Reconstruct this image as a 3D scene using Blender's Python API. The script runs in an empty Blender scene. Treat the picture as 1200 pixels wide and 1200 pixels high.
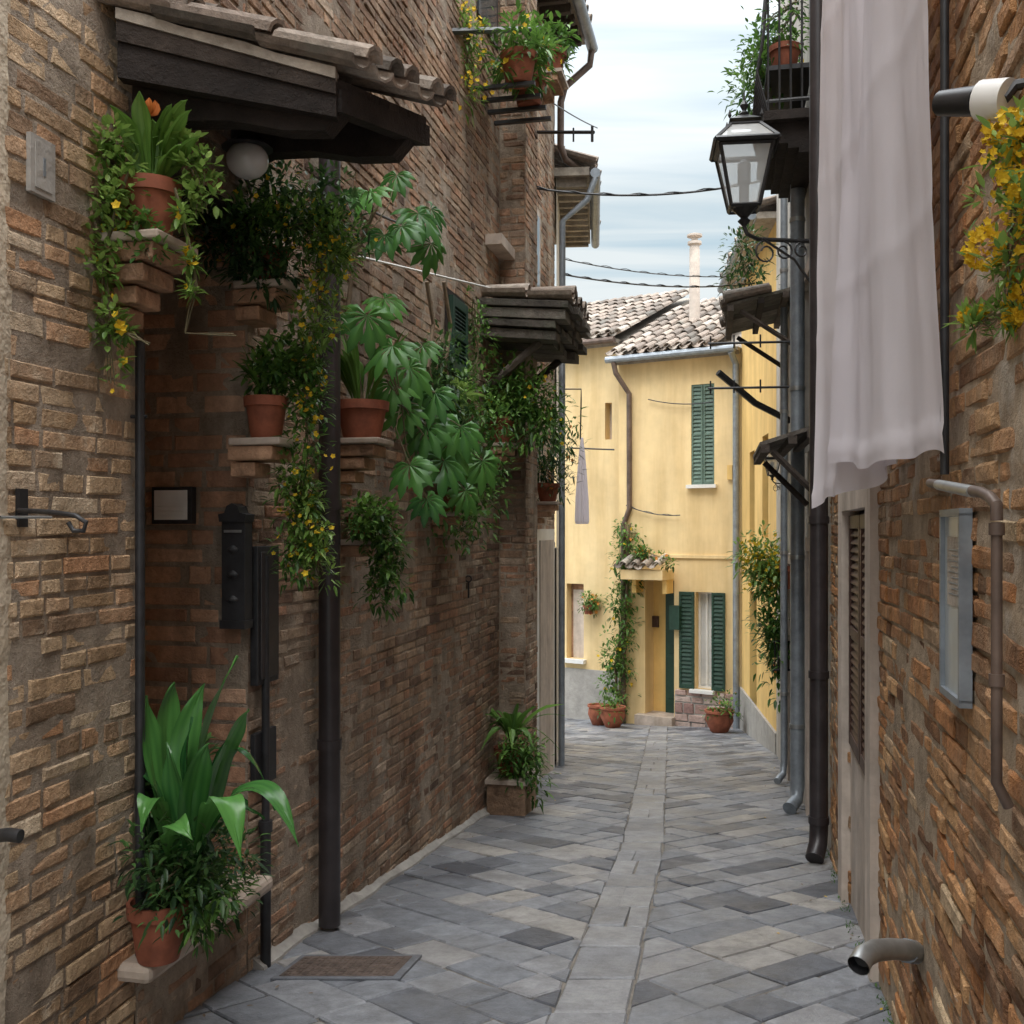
import bpy, math, random
from mathutils import Vector, noise
random.seed(7)
R=random.random
U=random.uniform
scene=bpy.context.scene
FOC=1200.0; HY=620.0
def W(px,py,d): return Vector(((px-600)/FOC*d, d, (HY-py)/FOC*d))
def G(y):
    if y<0: return -1.2
    if y>17: return -1.2-.111*17
    return -1.2-.111*y

# ---------------------------------------------------------------- materials
def newmat(name):
    m=bpy.data.materials.new(name); m.use_nodes=True
    nt=m.node_tree; b=nt.nodes['Principled BSDF']
    return m,nt,b
def N(nt,t,**k):
    n=nt.nodes.new(t)
    for a,v in k.items(): setattr(n,a,v)
    return n
def ramp(nt,stops):
    r=N(nt,'ShaderNodeValToRGB'); e=r.color_ramp.elements
    while len(e)<len(stops): e.new(.5)
    for i,(p,c) in enumerate(stops):
        e[i].position=p; e[i].color=(c[0],c[1],c[2],1)
    return r
def noise_n(nt,scale,detail=3,rough=.6,sc=None):
    tc=N(nt,'ShaderNodeTexCoord')
    n=N(nt,'ShaderNodeTexNoise'); n.inputs['Scale'].default_value=scale
    n.inputs['Detail'].default_value=detail; n.inputs['Roughness'].default_value=rough
    if sc:
        mp=N(nt,'ShaderNodeMapping'); mp.inputs['Scale'].default_value=sc
        nt.links.new(tc.outputs['Object'],mp.inputs['Vector']); nt.links.new(mp.outputs[0],n.inputs['Vector'])
    else: nt.links.new(tc.outputs['Object'],n.inputs['Vector'])
    return n
def mixc(nt,a,b,fac,mode='MIX'):
    m=N(nt,'ShaderNodeMix',data_type='RGBA',blend_type=mode)
    for s,v in (('A',a),('B',b)):
        i=[x for x in m.inputs if x.name==s and x.type=='RGBA'][0]
        if isinstance(v,tuple): i.default_value=(v[0],v[1],v[2],1)
        else: nt.links.new(v,i)
    if isinstance(fac,(int,float)): m.inputs[0].default_value=fac
    else: nt.links.new(fac,m.inputs[0])
    return [x for x in m.outputs if x.type=='RGBA'][0]
def bump(nt,b,src,strength,dist,prev=None):
    bn=N(nt,'ShaderNodeBump'); bn.inputs['Strength'].default_value=strength; bn.inputs['Distance'].default_value=dist
    nt.links.new(src,bn.inputs['Height'])
    if prev: nt.links.new(prev,bn.inputs['Normal'])
    nt.links.new(bn.outputs[0],b.inputs['Normal']); return bn.outputs[0]

def m_rnd(name,stops,rough=.85,nscale=18,nlo=.75,nhi=1.25,bs=.5,bd=.008,bscale=38,stain=None,sscale=.9,streak=None,spec=.3,stainthr=(.5,.68),patch=None,pthr=(.62,.66),pscale=5.5,wet=None):
    """material whose base colour comes from a per-piece random attribute, broken up by noise and stains"""
    m,nt,b=newmat(name)
    at=N(nt,'ShaderNodeAttribute'); at.attribute_name='rnd'
    rp=ramp(nt,stops); nt.links.new(at.outputs['Fac'],rp.inputs[0])
    n1=noise_n(nt,nscale,4,.78); r1=ramp(nt,[(.3,(nlo,)*3),(.7,(nhi,)*3)]); nt.links.new(n1.outputs[0],r1.inputs[0])
    c=mixc(nt,rp.outputs[0],r1.outputs[0],1.0,'MULTIPLY')
    if stain:
        n2=noise_n(nt,sscale,5,.7); r2=ramp(nt,[(stainthr[0],(0,)*3),(stainthr[1],(.7,)*3)]); nt.links.new(n2.outputs[0],r2.inputs[0])
        c=mixc(nt,c,stain,r2.outputs[0])
    if streak:
        n3=noise_n(nt,1.0,5,.65,sc=(3.0,3.0,.6)); r3=ramp(nt,[(.38,(1.12,)*3),(.62,streak)]); nt.links.new(n3.outputs[0],r3.inputs[0])
        c=mixc(nt,c,r3.outputs[0],.9,'MULTIPLY')
    if patch:
        n6=noise_n(nt,pscale,4,.75); r6=ramp(nt,[(pthr[0],(0,)*3),(pthr[1],(.85,)*3)]); nt.links.new(n6.outputs[0],r6.inputs[0])
        c=mixc(nt,c,patch,r6.outputs[0])
    nt.links.new(c,b.inputs['Base Color'])
    b.inputs['Roughness'].default_value=rough; b.inputs['Specular IOR Level'].default_value=spec
    if wet:
        n7=noise_n(nt,2.2,4,.65); r7=ramp(nt,[(.4,(wet[0],)*3),(.62,(wet[1],)*3)]); nt.links.new(n7.outputs[0],r7.inputs[0]); nt.links.new(r7.outputs[0],b.inputs['Roughness'])
    n4=noise_n(nt,bscale,4,.8)
    bump(nt,b,n4.outputs[0],bs,bd*1.6)
    return m
def m_plain(name,col,rough=.6,metal=0,nscale=12,var=.25,bs=.15,bd=.003,spec=.4,streak=None):
    lo=tuple(c*(1-var) for c in col); hi=tuple(min(1,c*(1+var)) for c in col)
    m,nt,b=newmat(name)
    n1=noise_n(nt,nscale,4,.65); r1=ramp(nt,[(.3,lo),(.7,hi)]); nt.links.new(n1.outputs[0],r1.inputs[0])
    c=r1.outputs[0]
    if streak:
        n3=noise_n(nt,1.0,5,.65,sc=(4,4,.4)); r3=ramp(nt,[(.4,(1,)*3),(.68,streak)]); nt.links.new(n3.outputs[0],r3.inputs[0])
        c=mixc(nt,c,r3.outputs[0],.9,'MULTIPLY')
    nt.links.new(c,b.inputs['Base Color'])
    b.inputs['Roughness'].default_value=rough; b.inputs['Metallic'].default_value=metal; b.inputs['Specular IOR Level'].default_value=spec
    if bs>.2:
        n4=noise_n(nt,nscale*4,3,.6); bump(nt,b,n4.outputs[0],bs,bd)
    return m
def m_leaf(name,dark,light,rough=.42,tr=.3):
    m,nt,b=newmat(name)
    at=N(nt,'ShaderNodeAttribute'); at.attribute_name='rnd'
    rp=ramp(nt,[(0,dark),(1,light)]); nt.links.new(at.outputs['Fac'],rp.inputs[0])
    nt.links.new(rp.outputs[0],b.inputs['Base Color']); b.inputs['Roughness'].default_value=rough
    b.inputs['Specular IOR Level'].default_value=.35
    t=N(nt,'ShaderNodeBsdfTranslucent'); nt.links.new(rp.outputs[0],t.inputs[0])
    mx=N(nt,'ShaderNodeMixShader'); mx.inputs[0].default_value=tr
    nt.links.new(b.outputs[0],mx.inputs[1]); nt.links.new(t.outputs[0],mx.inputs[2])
    nt.links.new(mx.outputs[0],nt.nodes['Material Output'].inputs[0])
    return m

M={}
M['brickL']=m_rnd('old_brick_tan',[(0,(.17,.11,.08)),(.22,(.37,.235,.155)),(.45,(.47,.33,.22)),(.7,(.45,.24,.145)),(.85,(.30,.20,.14)),(1,(.60,.48,.36))],nlo=.6,nhi=1.3,stain=(.45,.37,.28),sscale=1.6,streak=(.52,.49,.46),bs=1,bd=.011,patch=(.58,.50,.40),pthr=(.63,.72),pscale=3.5)
M['brickN']=m_rnd('old_brick_ochre',[(0,(.26,.17,.11)),(.25,(.50,.34,.20)),(.5,(.62,.46,.30)),(.75,(.56,.31,.17)),(.88,(.40,.27,.17)),(1,(.68,.55,.40))],nlo=.62,nhi=1.3,stain=(.62,.50,.36),sscale=1.6,streak=(.62,.57,.50),bs=1,bd=.011,patch=(.68,.58,.44),pthr=(.60,.72),pscale=3.2)
M['brickJ']=m_rnd('red_brick',[(0,(.36,.20,.13)),(.5,(.52,.30,.19)),(1,(.60,.39,.27))],nlo=.6,stain=(.44,.31,.22),streak=(.7,.66,.6),bs=.7,bd=.008)
M['brickR']=m_rnd('old_brick_orange',[(0,(.20,.10,.05)),(.25,(.48,.25,.12)),(.55,(.62,.37,.18)),(.8,(.57,.26,.105)),(.9,(.35,.20,.11)),(1,(.66,.50,.32))],nlo=.55,nhi=1.3,stain=(.54,.40,.27),sscale=1.6,streak=(.58,.52,.46),bs=1,bd=.013,stainthr=(.52,.68),patch=(.70,.67,.62),pthr=(.665,.70))
M['mortar']=m_rnd('mortar',[(0,(.44,.36,.28)),(1,(.44,.36,.28))],nscale=9,nlo=.6,nhi=1.25,stain=(.30,.24,.18),sscale=1.3,streak=(.6,.56,.52),bs=1,bd=.012,bscale=60)
M['mortarR']=m_rnd('lime_mortar',[(0,(.48,.37,.26)),(1,(.48,.37,.26))],nscale=9,nlo=.55,nhi=1.2,stain=(.64,.59,.52),sscale=1.7,bs=.9,bd=.01,bscale=60,stainthr=(.58,.68))
M['slab']=m_rnd('paving_stone',[(0,(.085,.09,.105)),(.25,(.17,.18,.20)),(.6,(.22,.23,.25)),(.85,(.27,.27,.28)),(1,(.33,.31,.285))],rough=.48,nscale=10,nlo=.62,nhi=1.25,stain=(.14,.135,.13),sscale=1.3,bs=.7,bd=.006,bscale=32,spec=.5,wet=(.34,.62))
M['slabc']=m_rnd('pale_paving_stone',[(0,(.19,.195,.21)),(1,(.30,.30,.305))],rough=.5,nscale=10,nlo=.65,nhi=1.22,stain=(.17,.165,.16),sscale=1.3,bs=.7,bd=.006,bscale=32,spec=.45,wet=(.38,.62))
M['joint']=m_plain('joint_sand',(.19,.17,.145),rough=.95,nscale=20,bs=.8,bd=.01)
M['concrete']=m_plain('concrete',(.38,.36,.33),rough=.9,nscale=8,bs=.6,bd=.006)
M['plaster']=m_plain('old_plaster',(.64,.55,.42),rough=.9,nscale=6,var=.2,bs=.9,bd=.015)
M['marble']=m_plain('worn_stone',(.50,.42,.355),rough=.6,nscale=6,bs=.5,bd=.006,streak=(.6,.55,.48))
M['yellow']=m_plain('yellow_stucco',(.80,.61,.33),rough=.92,nscale=1.6,var=.12,bs=.4,bd=.006,streak=(.82,.77,.68))
M['yellow2']=m_plain('ochre_stucco',(.80,.54,.20),rough=.92,nscale=1.6,var=.12,bs=.4,bd=.006,streak=(.8,.76,.68))
M['cream']=m_plain('cream_stucco',(.66,.62,.54),rough=.92,nscale=2,var=.12,bs=.4,bd=.006,streak=(.7,.66,.6))
M['grey']=m_plain('grey_stucco',(.50,.47,.42),rough=.92,nscale=3,var=.25,bs=.5,bd=.008,streak=(.65,.62,.58))
M['greybase']=m_plain('cement_plinth',(.36,.34,.31),rough=.9,nscale=5,var=.2,bs=.6,bd=.01)
M['black']=m_plain('black_iron',(.022,.022,.024),rough=.45,nscale=20,var=.4,spec=.5)
M['brownpipe']=m_plain('dark_brown_pipe',(.032,.026,.027),rough=.38,nscale=10,var=.3,spec=.5)
M['zinc']=m_plain('zinc',(.27,.30,.33),rough=.45,metal=.4,nscale=9,var=.25)
M['rustpipe']=m_plain('copper_pipe',(.14,.10,.08),rough=.5,metal=.3,nscale=9,var=.35)
M['manhole']=m_plain('rusted_cast_iron',(.12,.09,.075),rough=.6,metal=.3,nscale=25,var=.4,bs=.5)
M['steel']=m_plain('galvanised_steel',(.40,.41,.41),rough=.38,metal=.8,nscale=9,var=.25)
M['wood']=m_rnd('weathered_wood',[(0,(.022,.017,.015)),(.5,(.052,.040,.033)),(1,(.13,.105,.088))],nscale=6,nlo=.5,bs=.8,bd=.01,bscale=22)
M['oldslab']=m_rnd('weathered_grey_board',[(0,(.075,.065,.055)),(.5,(.15,.13,.11)),(1,(.26,.235,.20))],nscale=8,nlo=.5,bs=.9,bd=.012,bscale=22,stain=(.10,.11,.08),sscale=5)
M['palewood']=m_rnd('pale_board',[(0,(.30,.265,.22)),(1,(.48,.42,.35))],nscale=8,nlo=.6,bs=.5,bd=.005)
M['tile']=m_rnd('clay_roof_tile',[(0,(.12,.105,.09)),(.4,(.28,.225,.185)),(.7,(.37,.30,.245)),(1,(.48,.42,.36))],nscale=22,nlo=.55,nhi=1.25,stain=(.18,.175,.15),sscale=4,bs=.6,bd=.008)
M['terra']=m_plain('terracotta',(.30,.095,.05),rough=.75,nscale=10,var=.35,bs=.25,streak=(.7,.7,.72))
M['terrabr']=m_plain('brick_bracket',(.42,.25,.155),rough=.88,nscale=9,var=.45,bs=1,bd=.012,streak=(.6,.58,.55))
M['soil']=m_plain('soil',(.04,.028,.02),rough=1,nscale=30,bs=1,bd=.01)
M['green']=m_plain('green_paint',(.018,.052,.034),rough=.5,nscale=8,var=.25)
M['greenl']=m_plain('sage_paint',(.11,.17,.135),rough=.6,nscale=8,var=.3)
M['brown']=m_plain('brown_paint',(.07,.035,.025),rough=.5,nscale=8,var=.3)
M['white']=m_plain('white_paint',(.76,.75,.72),rough=.5,nscale=5,var=.08)
M['beige']=m_plain('beige_render',(.60,.52,.45),rough=.85,nscale=5,var=.2,bs=.5,bd=.006,streak=(.62,.57,.52))
M['plaque']=m_plain('grey_panel',(.42,.46,.47),rough=.3,nscale=5,var=.2)
M['rubble']=m_rnd('pink_stone',[(0,(.28,.17,.15)),(.5,(.42,.28,.24)),(1,(.52,.42,.37))],bs=.8,bd=.01)
M['wglass']=m_plain('window_glass',(.05,.06,.065),rough=.08,nscale=2,var=.3,spec=.8)
M['curtain']=m_plain('curtain',(.60,.60,.58),rough=.9,nscale=5,var=.1)
M['leaf']=m_leaf('leaf_mid',(.035,.095,.020),(.17,.32,.06))
M['leafd']=m_leaf('leaf_dark',(.018,.05,.02),(.085,.175,.045))
M['leafp']=m_leaf('leaf_palmate',(.025,.095,.025),(.11,.28,.055),rough=.4)
M['leafy']=m_leaf('leaf_pale',(.10,.20,.035),(.30,.44,.11))
M['leafa']=m_leaf('leaf_aspidistra',(.014,.075,.022),(.10,.27,.06),rough=.26,tr=.2)
M['flower']=m_leaf('flower_yellow',(.62,.37,.02),(.90,.64,.04),rough=.7)
M['flowero']=m_leaf('flower_orange',(.6,.16,.03),(.8,.35,.08),rough=.7)
M['stem']=m_plain('stem',(.13,.11,.06),rough=.8,nscale=20)
M['bark']=m_plain('bark',(.20,.15,.10),rough=.9,nscale=20)
m,nt,b=newmat('bed_linen'); b.inputs['Base Color'].default_value=(.88,.84,.885,1); b.inputs['Roughness'].default_value=.9
b.inputs['Specular IOR Level'].default_value=.1
n=noise_n(nt,9,3,.5,sc=(1,1,.6)); p=bump(nt,b,n.outputs[0],.25,.02)
t=N(nt,'ShaderNodeBsdfTranslucent'); t.inputs[0].default_value=(.88,.84,.885,1); mx=N(nt,'ShaderNodeMixShader'); mx.inputs[0].default_value=.35
nt.links.new(b.outputs[0],mx.inputs[1]); nt.links.new(t.outputs[0],mx.inputs[2]); nt.links.new(mx.outputs[0],nt.nodes['Material Output'].inputs[0])
M['cloth']=m
m,nt,b=newmat('frosted_glass'); b.inputs['Base Color'].default_value=(.75,.76,.74,1); b.inputs['Roughness'].default_value=.3
t=N(nt,'ShaderNodeBsdfTransparent'); mx=N(nt,'ShaderNodeMixShader'); mx.inputs[0].default_value=.55
nt.links.new(b.outputs[0],mx.inputs[1]); nt.links.new(t.outputs[0],mx.inputs[2]); nt.links.new(mx.outputs[0],nt.nodes['Material Output'].inputs[0])
M['glass']=m
M['globe']=m_plain('opal_glass',(.6,.6,.58),rough=.15,nscale=3,var=.08,spec=.6)

# ---------------------------------------------------------------- mesh builder
class MB:
    def __init__(s): s.v=[];s.f=[];s.m=[];s.r=[];s.mats=[]
    def mi(s,k):
        if k not in s.mats: s.mats.append(k)
        return s.mats.index(k)
    def add(s,vs,fs,mat,rnd=None):
        o=len(s.v); rr=R() if rnd is None else rnd
        s.v.extend([tuple(x) for x in vs])
        if isinstance(rr,list): s.r.extend(rr)
        else: s.r.extend([rr]*len(vs))
        k=s.mi(mat)
        for f in fs: s.f.append(tuple(i+o for i in f)); s.m.append(k)
    def hexa(s,p,mat,rnd=None):
        s.add(p,[(3,2,1,0),(4,5,6,7),(0,1,5,4),(1,2,6,5),(2,3,7,6),(3,0,4,7)],mat,rnd)
    def box(s,c,sx,sy,sz,mat,rnd=None,rz=0):
        ca,sa=math.cos(rz),math.sin(rz); P=[]
        for z in(-.5,.5):
            for x,y in((-.5,-.5),(.5,-.5),(.5,.5),(-.5,.5)):
                X=x*sx;Y=y*sy; P.append((c[0]+X*ca-Y*sa,c[1]+X*sa+Y*ca,c[2]+z*sz))
        s.hexa(P,mat,rnd)
    def fbox(s,F,s0,s1,z0,z1,o0,o1,mat,rnd=None):
        P=[F.pt(a,z,o) for z in (z0,z1) for a,o in((s0,o0),(s1,o0),(s1,o1),(s0,o1))]
        s.hexa(P,mat,rnd)
    def tube(s,pts,r,mat,seg=8,rnd=None,r1=None,cap=True):
        pts=[Vector(p) for p in pts]; n=len(pts); vs=[];fs=[]
        up=Vector((0,0,1)); side=None
        for i,p in enumerate(pts):
            t=(pts[min(i+1,n-1)]-pts[max(i-1,0)])
            if t.length<1e-9: t=Vector((0,0,1))
            t.normalize()
            if side is None:
                side=t.cross(up if abs(t.z)<.9 else Vector((1,0,0))).normalized()
            else:
                side=(side-t*side.dot(t)); 
                side=side.normalized() if side.length>1e-6 else t.orthogonal().normalized()
            b=t.cross(side); rr=r if r1 is None else r+(r1-r)*i/(n-1)
            for k in range(seg):
                a=2*math.pi*k/seg; vs.append(p+side*math.cos(a)*rr+b*math.sin(a)*rr)
        for i in range(n-1):
            for k in range(seg):
                a=i*seg+k;b2=i*seg+(k+1)%seg; fs.append((a,b2,b2+seg,a+seg))
        if cap: fs.append(tuple(range(seg))[::-1]); fs.append(tuple((n-1)*seg+k for k in range(seg)))
        s.add(vs,fs,mat,rnd)
    def lathe(s,c,prof,mat,seg=20,rnd=None,sx=1,sy=1):
        vs=[];fs=[]
        for r,z in prof:
            for k in range(seg):
                a=2*math.pi*k/seg; vs.append((c[0]+math.cos(a)*r*sx,c[1]+math.sin(a)*r*sy,c[2]+z))
        for i in range(len(prof)-1):
            for k in range(seg):
                a=i*seg+k;b=i*seg+(k+1)%seg; fs.append((a,b,b+seg,a+seg))
        fs.append(tuple(range(seg))[::-1]); fs.append(tuple((len(prof)-1)*seg+k for k in range(seg)))
        s.add(vs,fs,mat,rnd)
    def make(s,name,parent=None,bevel=0,smooth=False,auto=None):
        me=bpy.data.meshes.new(name); me.from_pydata(s.v,[],s.f)
        for k in s.mats: me.materials.append(M[k])
        me.polygons.foreach_set('material_index',s.m)
        at=me.attributes.new('rnd','FLOAT','POINT'); at.data.foreach_set('value',s.r)
        if smooth: me.polygons.foreach_set('use_smooth',[True]*len(me.polygons))
        me.update()
        o=bpy.data.objects.new(name,me); scene.collection.objects.link(o)
        if bevel:
            b=o.modifiers.new('bevel','BEVEL'); b.width=bevel; b.segments=2; b.limit_method='ANGLE'
        if auto: 
            try: me.set_sharp_from_angle(angle=math.radians(auto))
            except Exception: pass
        if parent: o.parent=parent
        return o
def empty(name):
    e=bpy.data.objects.new(name,None); scene.collection.objects.link(e); return e
def pmake(mb,name): return mb.make(name,smooth=True,auto=48)

class Frame:
    def __init__(s,A,B,flip=False):
        s.O=Vector((A[0],A[1])); d=Vector((B[0]-A[0],B[1]-A[1])); s.L=d.length; s.a=d.normalized()
        s.n=Vector((s.a.y,-s.a.x)); 
        if flip: s.n=-s.n
    def pt(s,q,z,o=0):
        p=s.O+s.a*q+s.n*o; return Vector((p.x,p.y,z))
    def hit(s,px,py,off=0):
        k=(px-600)/FOC; O=s.O+s.n*off
        d=O.dot(s.n)/(k*s.n.x+s.n.y); P=Vector((k*d,d))
        return (P-O).dot(s.a),(HY-py)/FOC*d
    def P(s,px,py,off=0):
        q,z=s.hit(px,py,off); return s.pt(q,z,off)
def pbox(mb,F,x0,x1,y0,y1,o0,o1,mat,rnd=None,off=None):
    off=o1 if off is None else off
    xm=(x0+x1)/2
    a,_=F.hit(x0,y0,off); b,_=F.hit(x1,y0,off)
    _,z1=F.hit(xm,y0,off); _,z0=F.hit(xm,y1,off)
    mb.fbox(F,min(a,b),max(a,b),z0,z1,o0,o1,mat,rnd)
    return min(a,b),max(a,b),z0,z1

def brick_wall(name,F,s0,s1,z0,z1,pitch,Lb,mat,mmat,holes=[],res=.035,seed=0,parent=None,amp=.0055,proud=(-.002,.004),rough=.24,wave=.018,base=-.0025,tilt=.0018):
    rs=random.Random(seed); mb=MB()
    z=z0
    while z<z1:
        h=pitch*rs.uniform(.86,1.12); s=s0-rs.uniform(0,Lb)
        while s<s1:
            L=Lb*rs.uniform(.74,1.12)
            if rs.random()<.3: L*=.5
            a=max(s,s0); b=min(s+L,s1)
            if b-a>.03:
                cs=(a+b)/2; cz=z+h/2
                if not any(H[0]<cs<H[1] and H[2]<cz<H[3] for H in holes):
                    def wz(q): return wave*noise.noise(Vector((q*.9+seed,cz*.6,3.3)))+wave*.25*noise.noise(Vector((q*5+seed,cz*3,7.3)))
                    # erosion differs from area to area of the wall
                    er=max(0,noise.noise(Vector((cs*1.3+seed,cz*1.3,9.1))))
                    g=rs.uniform(.0035,.0065+.006*er)*pitch/.06; o=rs.uniform(*proud)-rs.random()*.010*er; tl=rs.uniform(-tilt,tilt)
                    if rs.random()<.06: o-=.009
                    j=lambda m=.004: rs.uniform(-m,m)*rough*4*(1+1.5*er)
                    ch=.005+.004*er; P=[]
                    wa=wz(a); wb=wz(b)
                    cor=((a+g,z+g,1,1,wa),(b-g,z+g,-1,1,wb),(b-g,z+h-g,-1,-1,wb),(a+g,z+h-g,1,-1,wa))
                    for (u,w,e,f,q) in cor: P.append(F.pt(u,w+q,-.02))
                    for (u,w,e,f,q) in cor: P.append(F.pt(u+j(.003),w+q+j(.002),o-.0045+e*tl+j(.001)))
                    for (u,w,e,f,q) in cor: P.append(F.pt(u+e*(ch+abs(j(.003))),w+q+f*(ch*.7+abs(j(.002))),o+e*tl+j(.0015)))
                    fs=[(8,9,10,11)]
                    for k in range(4):
                        k2=(k+1)%4; fs.append((k,k2,k2+4,k+4)); fs.append((k+4,k2+4,k2+8,k+8))
                    mb.add(P,fs,mat,rs.random())
            s+=L
        z+=h
    mb.make(name+'_bricks',parent)
    mg=MB(); ns=max(1,int((s1-s0)/res)); nz=max(1,int((z1-z0)/res)); vs=[];fs=[]
    for i in range(ns+1):
        for k in range(nz+1):
            s=s0+(s1-s0)*i/ns; zz=z0+(z1-z0)*k/nz
            v=Vector((s*3+seed,zz*3,1)); o=base+amp*(noise.noise(v*3)+1.1*noise.noise(v*.5))+.0025*noise.noise(v*9)
            vs.append(F.pt(s,zz,o))
    for i in range(ns):
        for k in range(nz):
            cs=s0+(s1-s0)*(i+.5)/ns; cz=z0+(z1-z0)*(k+.5)/nz
            if any(H[0]<cs<H[1] and H[2]<cz<H[3] for H in holes): continue
            a=i*(nz+1)+k; fs.append((a,a+nz+1,a+nz+2,a+1))
    mg.add(vs,fs,mmat,.5); mg.make(name+'_mortar',parent,smooth=True)

def holed_wall(mb,F,s0,s1,z0,z1,holes,mat,depth=.2):
    S=sorted(set([s0,s1]+[h[0] for h in holes]+[h[1] for h in holes])); Z=sorted(set([z0,z1]+[h[2] for h in holes]+[h[3] for h in holes]))
    for i in range(len(S)-1):
        for k in range(len(Z)-1):
            cs=(S[i]+S[i+1])/2; cz=(Z[k]+Z[k+1])/2
            if any(h[0]<cs<h[1] and h[2]<cz<h[3] for h in holes): continue
            mb.add([F.pt(S[i],Z[k]),F.pt(S[i+1],Z[k]),F.pt(S[i+1],Z[k+1]),F.pt(S[i],Z[k+1])],[(0,1,2,3)],mat,.5)
    for a,b,c,d in holes:
        q=[F.pt(a,c),F.pt(b,c),F.pt(b,d),F.pt(a,d),F.pt(a,c,-depth),F.pt(b,c,-depth),F.pt(b,d,-depth),F.pt(a,d,-depth)]
        mb.add(q,[(0,1,5,4),(1,2,6,5),(2,3,7,6),(3,0,4,7)],mat,.5)

def shutter(mb,F,s0,s1,z0,z1,o,mat,n=16,t=.03):
    w=min(.045,(s1-s0)*.16)
    mb.fbox(F,s0,s0+w,z0,z1,o,o+t,mat); mb.fbox(F,s1-w,s1,z0,z1,o,o+t,mat)
    mb.fbox(F,s0+w,s1-w,z0,z0+w*1.3,o,o+t,mat); mb.fbox(F,s0+w,s1-w,z1-w*1.3,z1,o,o+t,mat)
    zm=(z0+z1)/2; mb.fbox(F,s0+w,s1-w,zm-w*.5,zm+w*.5,o,o+t,mat)
    mb.fbox(F,s0+w,s1-w,z0+w,z1-w,o-.003,o+.002,'black')
    H=(z1-z0-2*w*1.3)/n
    for i in range(n):
        a=z0+w*1.3+i*H
        P=[F.pt(s,z,oo) for (z,oo) in((a,o+t-.004),(a+H*.85,o+.006)) for s in (s0+w,s1-w)]
        P2=[p+Vector((0,0,H*.2)) for p in P]
        mb.add([P[0],P[1],P[3],P[2],P2[0],P2[1],P2[3],P2[2]],[(3,2,1,0),(4,5,6,7),(0,1,5,4),(1,2,6,5),(2,3,7,6),(3,0,4,7)],mat)

def tile_roof(mb,O,u,v,nu,nv,tw=.17,tl=.34,mat='tile',rs=random.Random(5)):
    """barrel tiles: u along the eave, v up the slope (unit vectors)"""
    n=u.cross(v).normalized()
    if n.z<0: n=-n
    for i in range(nu):
        for k in range(nv):
            o=O+u*(i*tw+rs.uniform(-.01,.01))+v*(k*tl+rs.uniform(-.03,.03))+n*(.012+rs.uniform(-.005,.005))
            for cover in (0,1):
                vs=[];seg=5
                base=o+(u*tw*.5 if cover else Vector((0,0,0)))+n*(.035 if cover else 0)
                for e,(t,rr,lift) in enumerate(((0,tw*.36 if cover else tw*.42,.014),(tl*1.12,tw*.30 if cover else tw*.36,-.004))):
                    for layer in (0,1):
                        for q in range(seg+1):
                            a=math.pi*q/seg; r2=rr-(.012*layer)
                            hh=math.sin(a)*r2 if cover else -math.sin(a)*r2*.7+.03
                            vs.append(base+u*(math.cos(a)*r2)+v*t+n*(hh+lift))
                S=seg+1; fs=[]
                for q in range(seg):
                    fs.append((q,q+1,2*S+q+1,2*S+q)); fs.append((S+q+1,S+q,3*S+q,3*S+q+1)); fs.append((q,S+q,S+q+1,q+1)); fs.append((2*S+q,2*S+q+1,3*S+q+1,3*S+q))
                mb.add(vs,fs,mat,rs.random())

# ---- plants
DEN=2.3
def leaf(mb,p,d,L,Wd,droop,mat,rnd=None,up=Vector((0,0,1))):
    d=d.normalized(); sd=d.cross(up)
    if sd.length<.05: sd=Vector((1,0,0))
    sd.normalize(); nn=sd.cross(d)
    def q(t,w,f): return p+d*L*t-Vector((0,0,1))*droop*L*t*t+sd*w*Wd+nn*f*Wd
    vs=[q(0,0,0),q(.3,-.45,.1),q(.3,0,-.05),q(.3,.45,.1),q(.68,-.36,.08),q(.68,0,-.05),q(.68,.36,.08),q(1,0,0)]
    mb.add(vs,[(0,2,1),(0,3,2),(1,2,5,4),(2,3,6,5),(4,5,7),(5,6,7)],mat,rnd)
def rv():
    while 1:
        v=Vector((U(-1,1),U(-1,1),U(-1,1)))
        if .05<v.length<1: return v
def vine(mb,path,rad,n,L,Wd,mat,droop=.3,stem=.003,fl=0,flmat='flower',fs=.012,upb=.2,clump=True):
    n=int(n*DEN)
    pts=[W(*p) if not isinstance(p,Vector) else p for p in path]
    cum=[0]
    for i in range(len(pts)-1): cum.append(cum[-1]+(pts[i+1]-pts[i]).length)
    T=cum[-1] or 1e-6
    def at(t):
        t*=T
        for i in range(len(pts)-1):
            if t<=cum[i+1] or i==len(pts)-2:
                return pts[i].lerp(pts[i+1],(t-cum[i])/max(1e-6,cum[i+1]-cum[i]))
    if stem and len(pts)>1:
        for k in range(3):
            off=rv()*rad*.4
            mb.tube([at(i/8)+off*math.sin(i)+rv()*rad*.15 for i in range(9)],stem,'stem',4,.5,stem*.5)
    centers=[]
    for i in range(max(4,n//16)): centers.append((at(R())+rv()*rad*1.05, U(.25,.65)*rad))
    for i in range(n):
        if clump: c,cr=random.choice(centers); off=rv()*cr*1.5; p=c+off
        else:
            c=at(R()); off=rv()*rad; p=c+off
        d=off.normalized()+rv()*.7+Vector((0,0,upb)); k=U(.6,1.3)
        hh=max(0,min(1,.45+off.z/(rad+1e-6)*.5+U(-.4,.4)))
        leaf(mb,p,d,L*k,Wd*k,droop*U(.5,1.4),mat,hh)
    fc=random.sample(centers,max(1,len(centers)//2))
    for i in range(fl):
        c,cr=random.choice(fc); o=rv(); p=c+o.normalized()*cr*1.5
        flower(mb,p,fs*U(.7,1.3),flmat)
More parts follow.
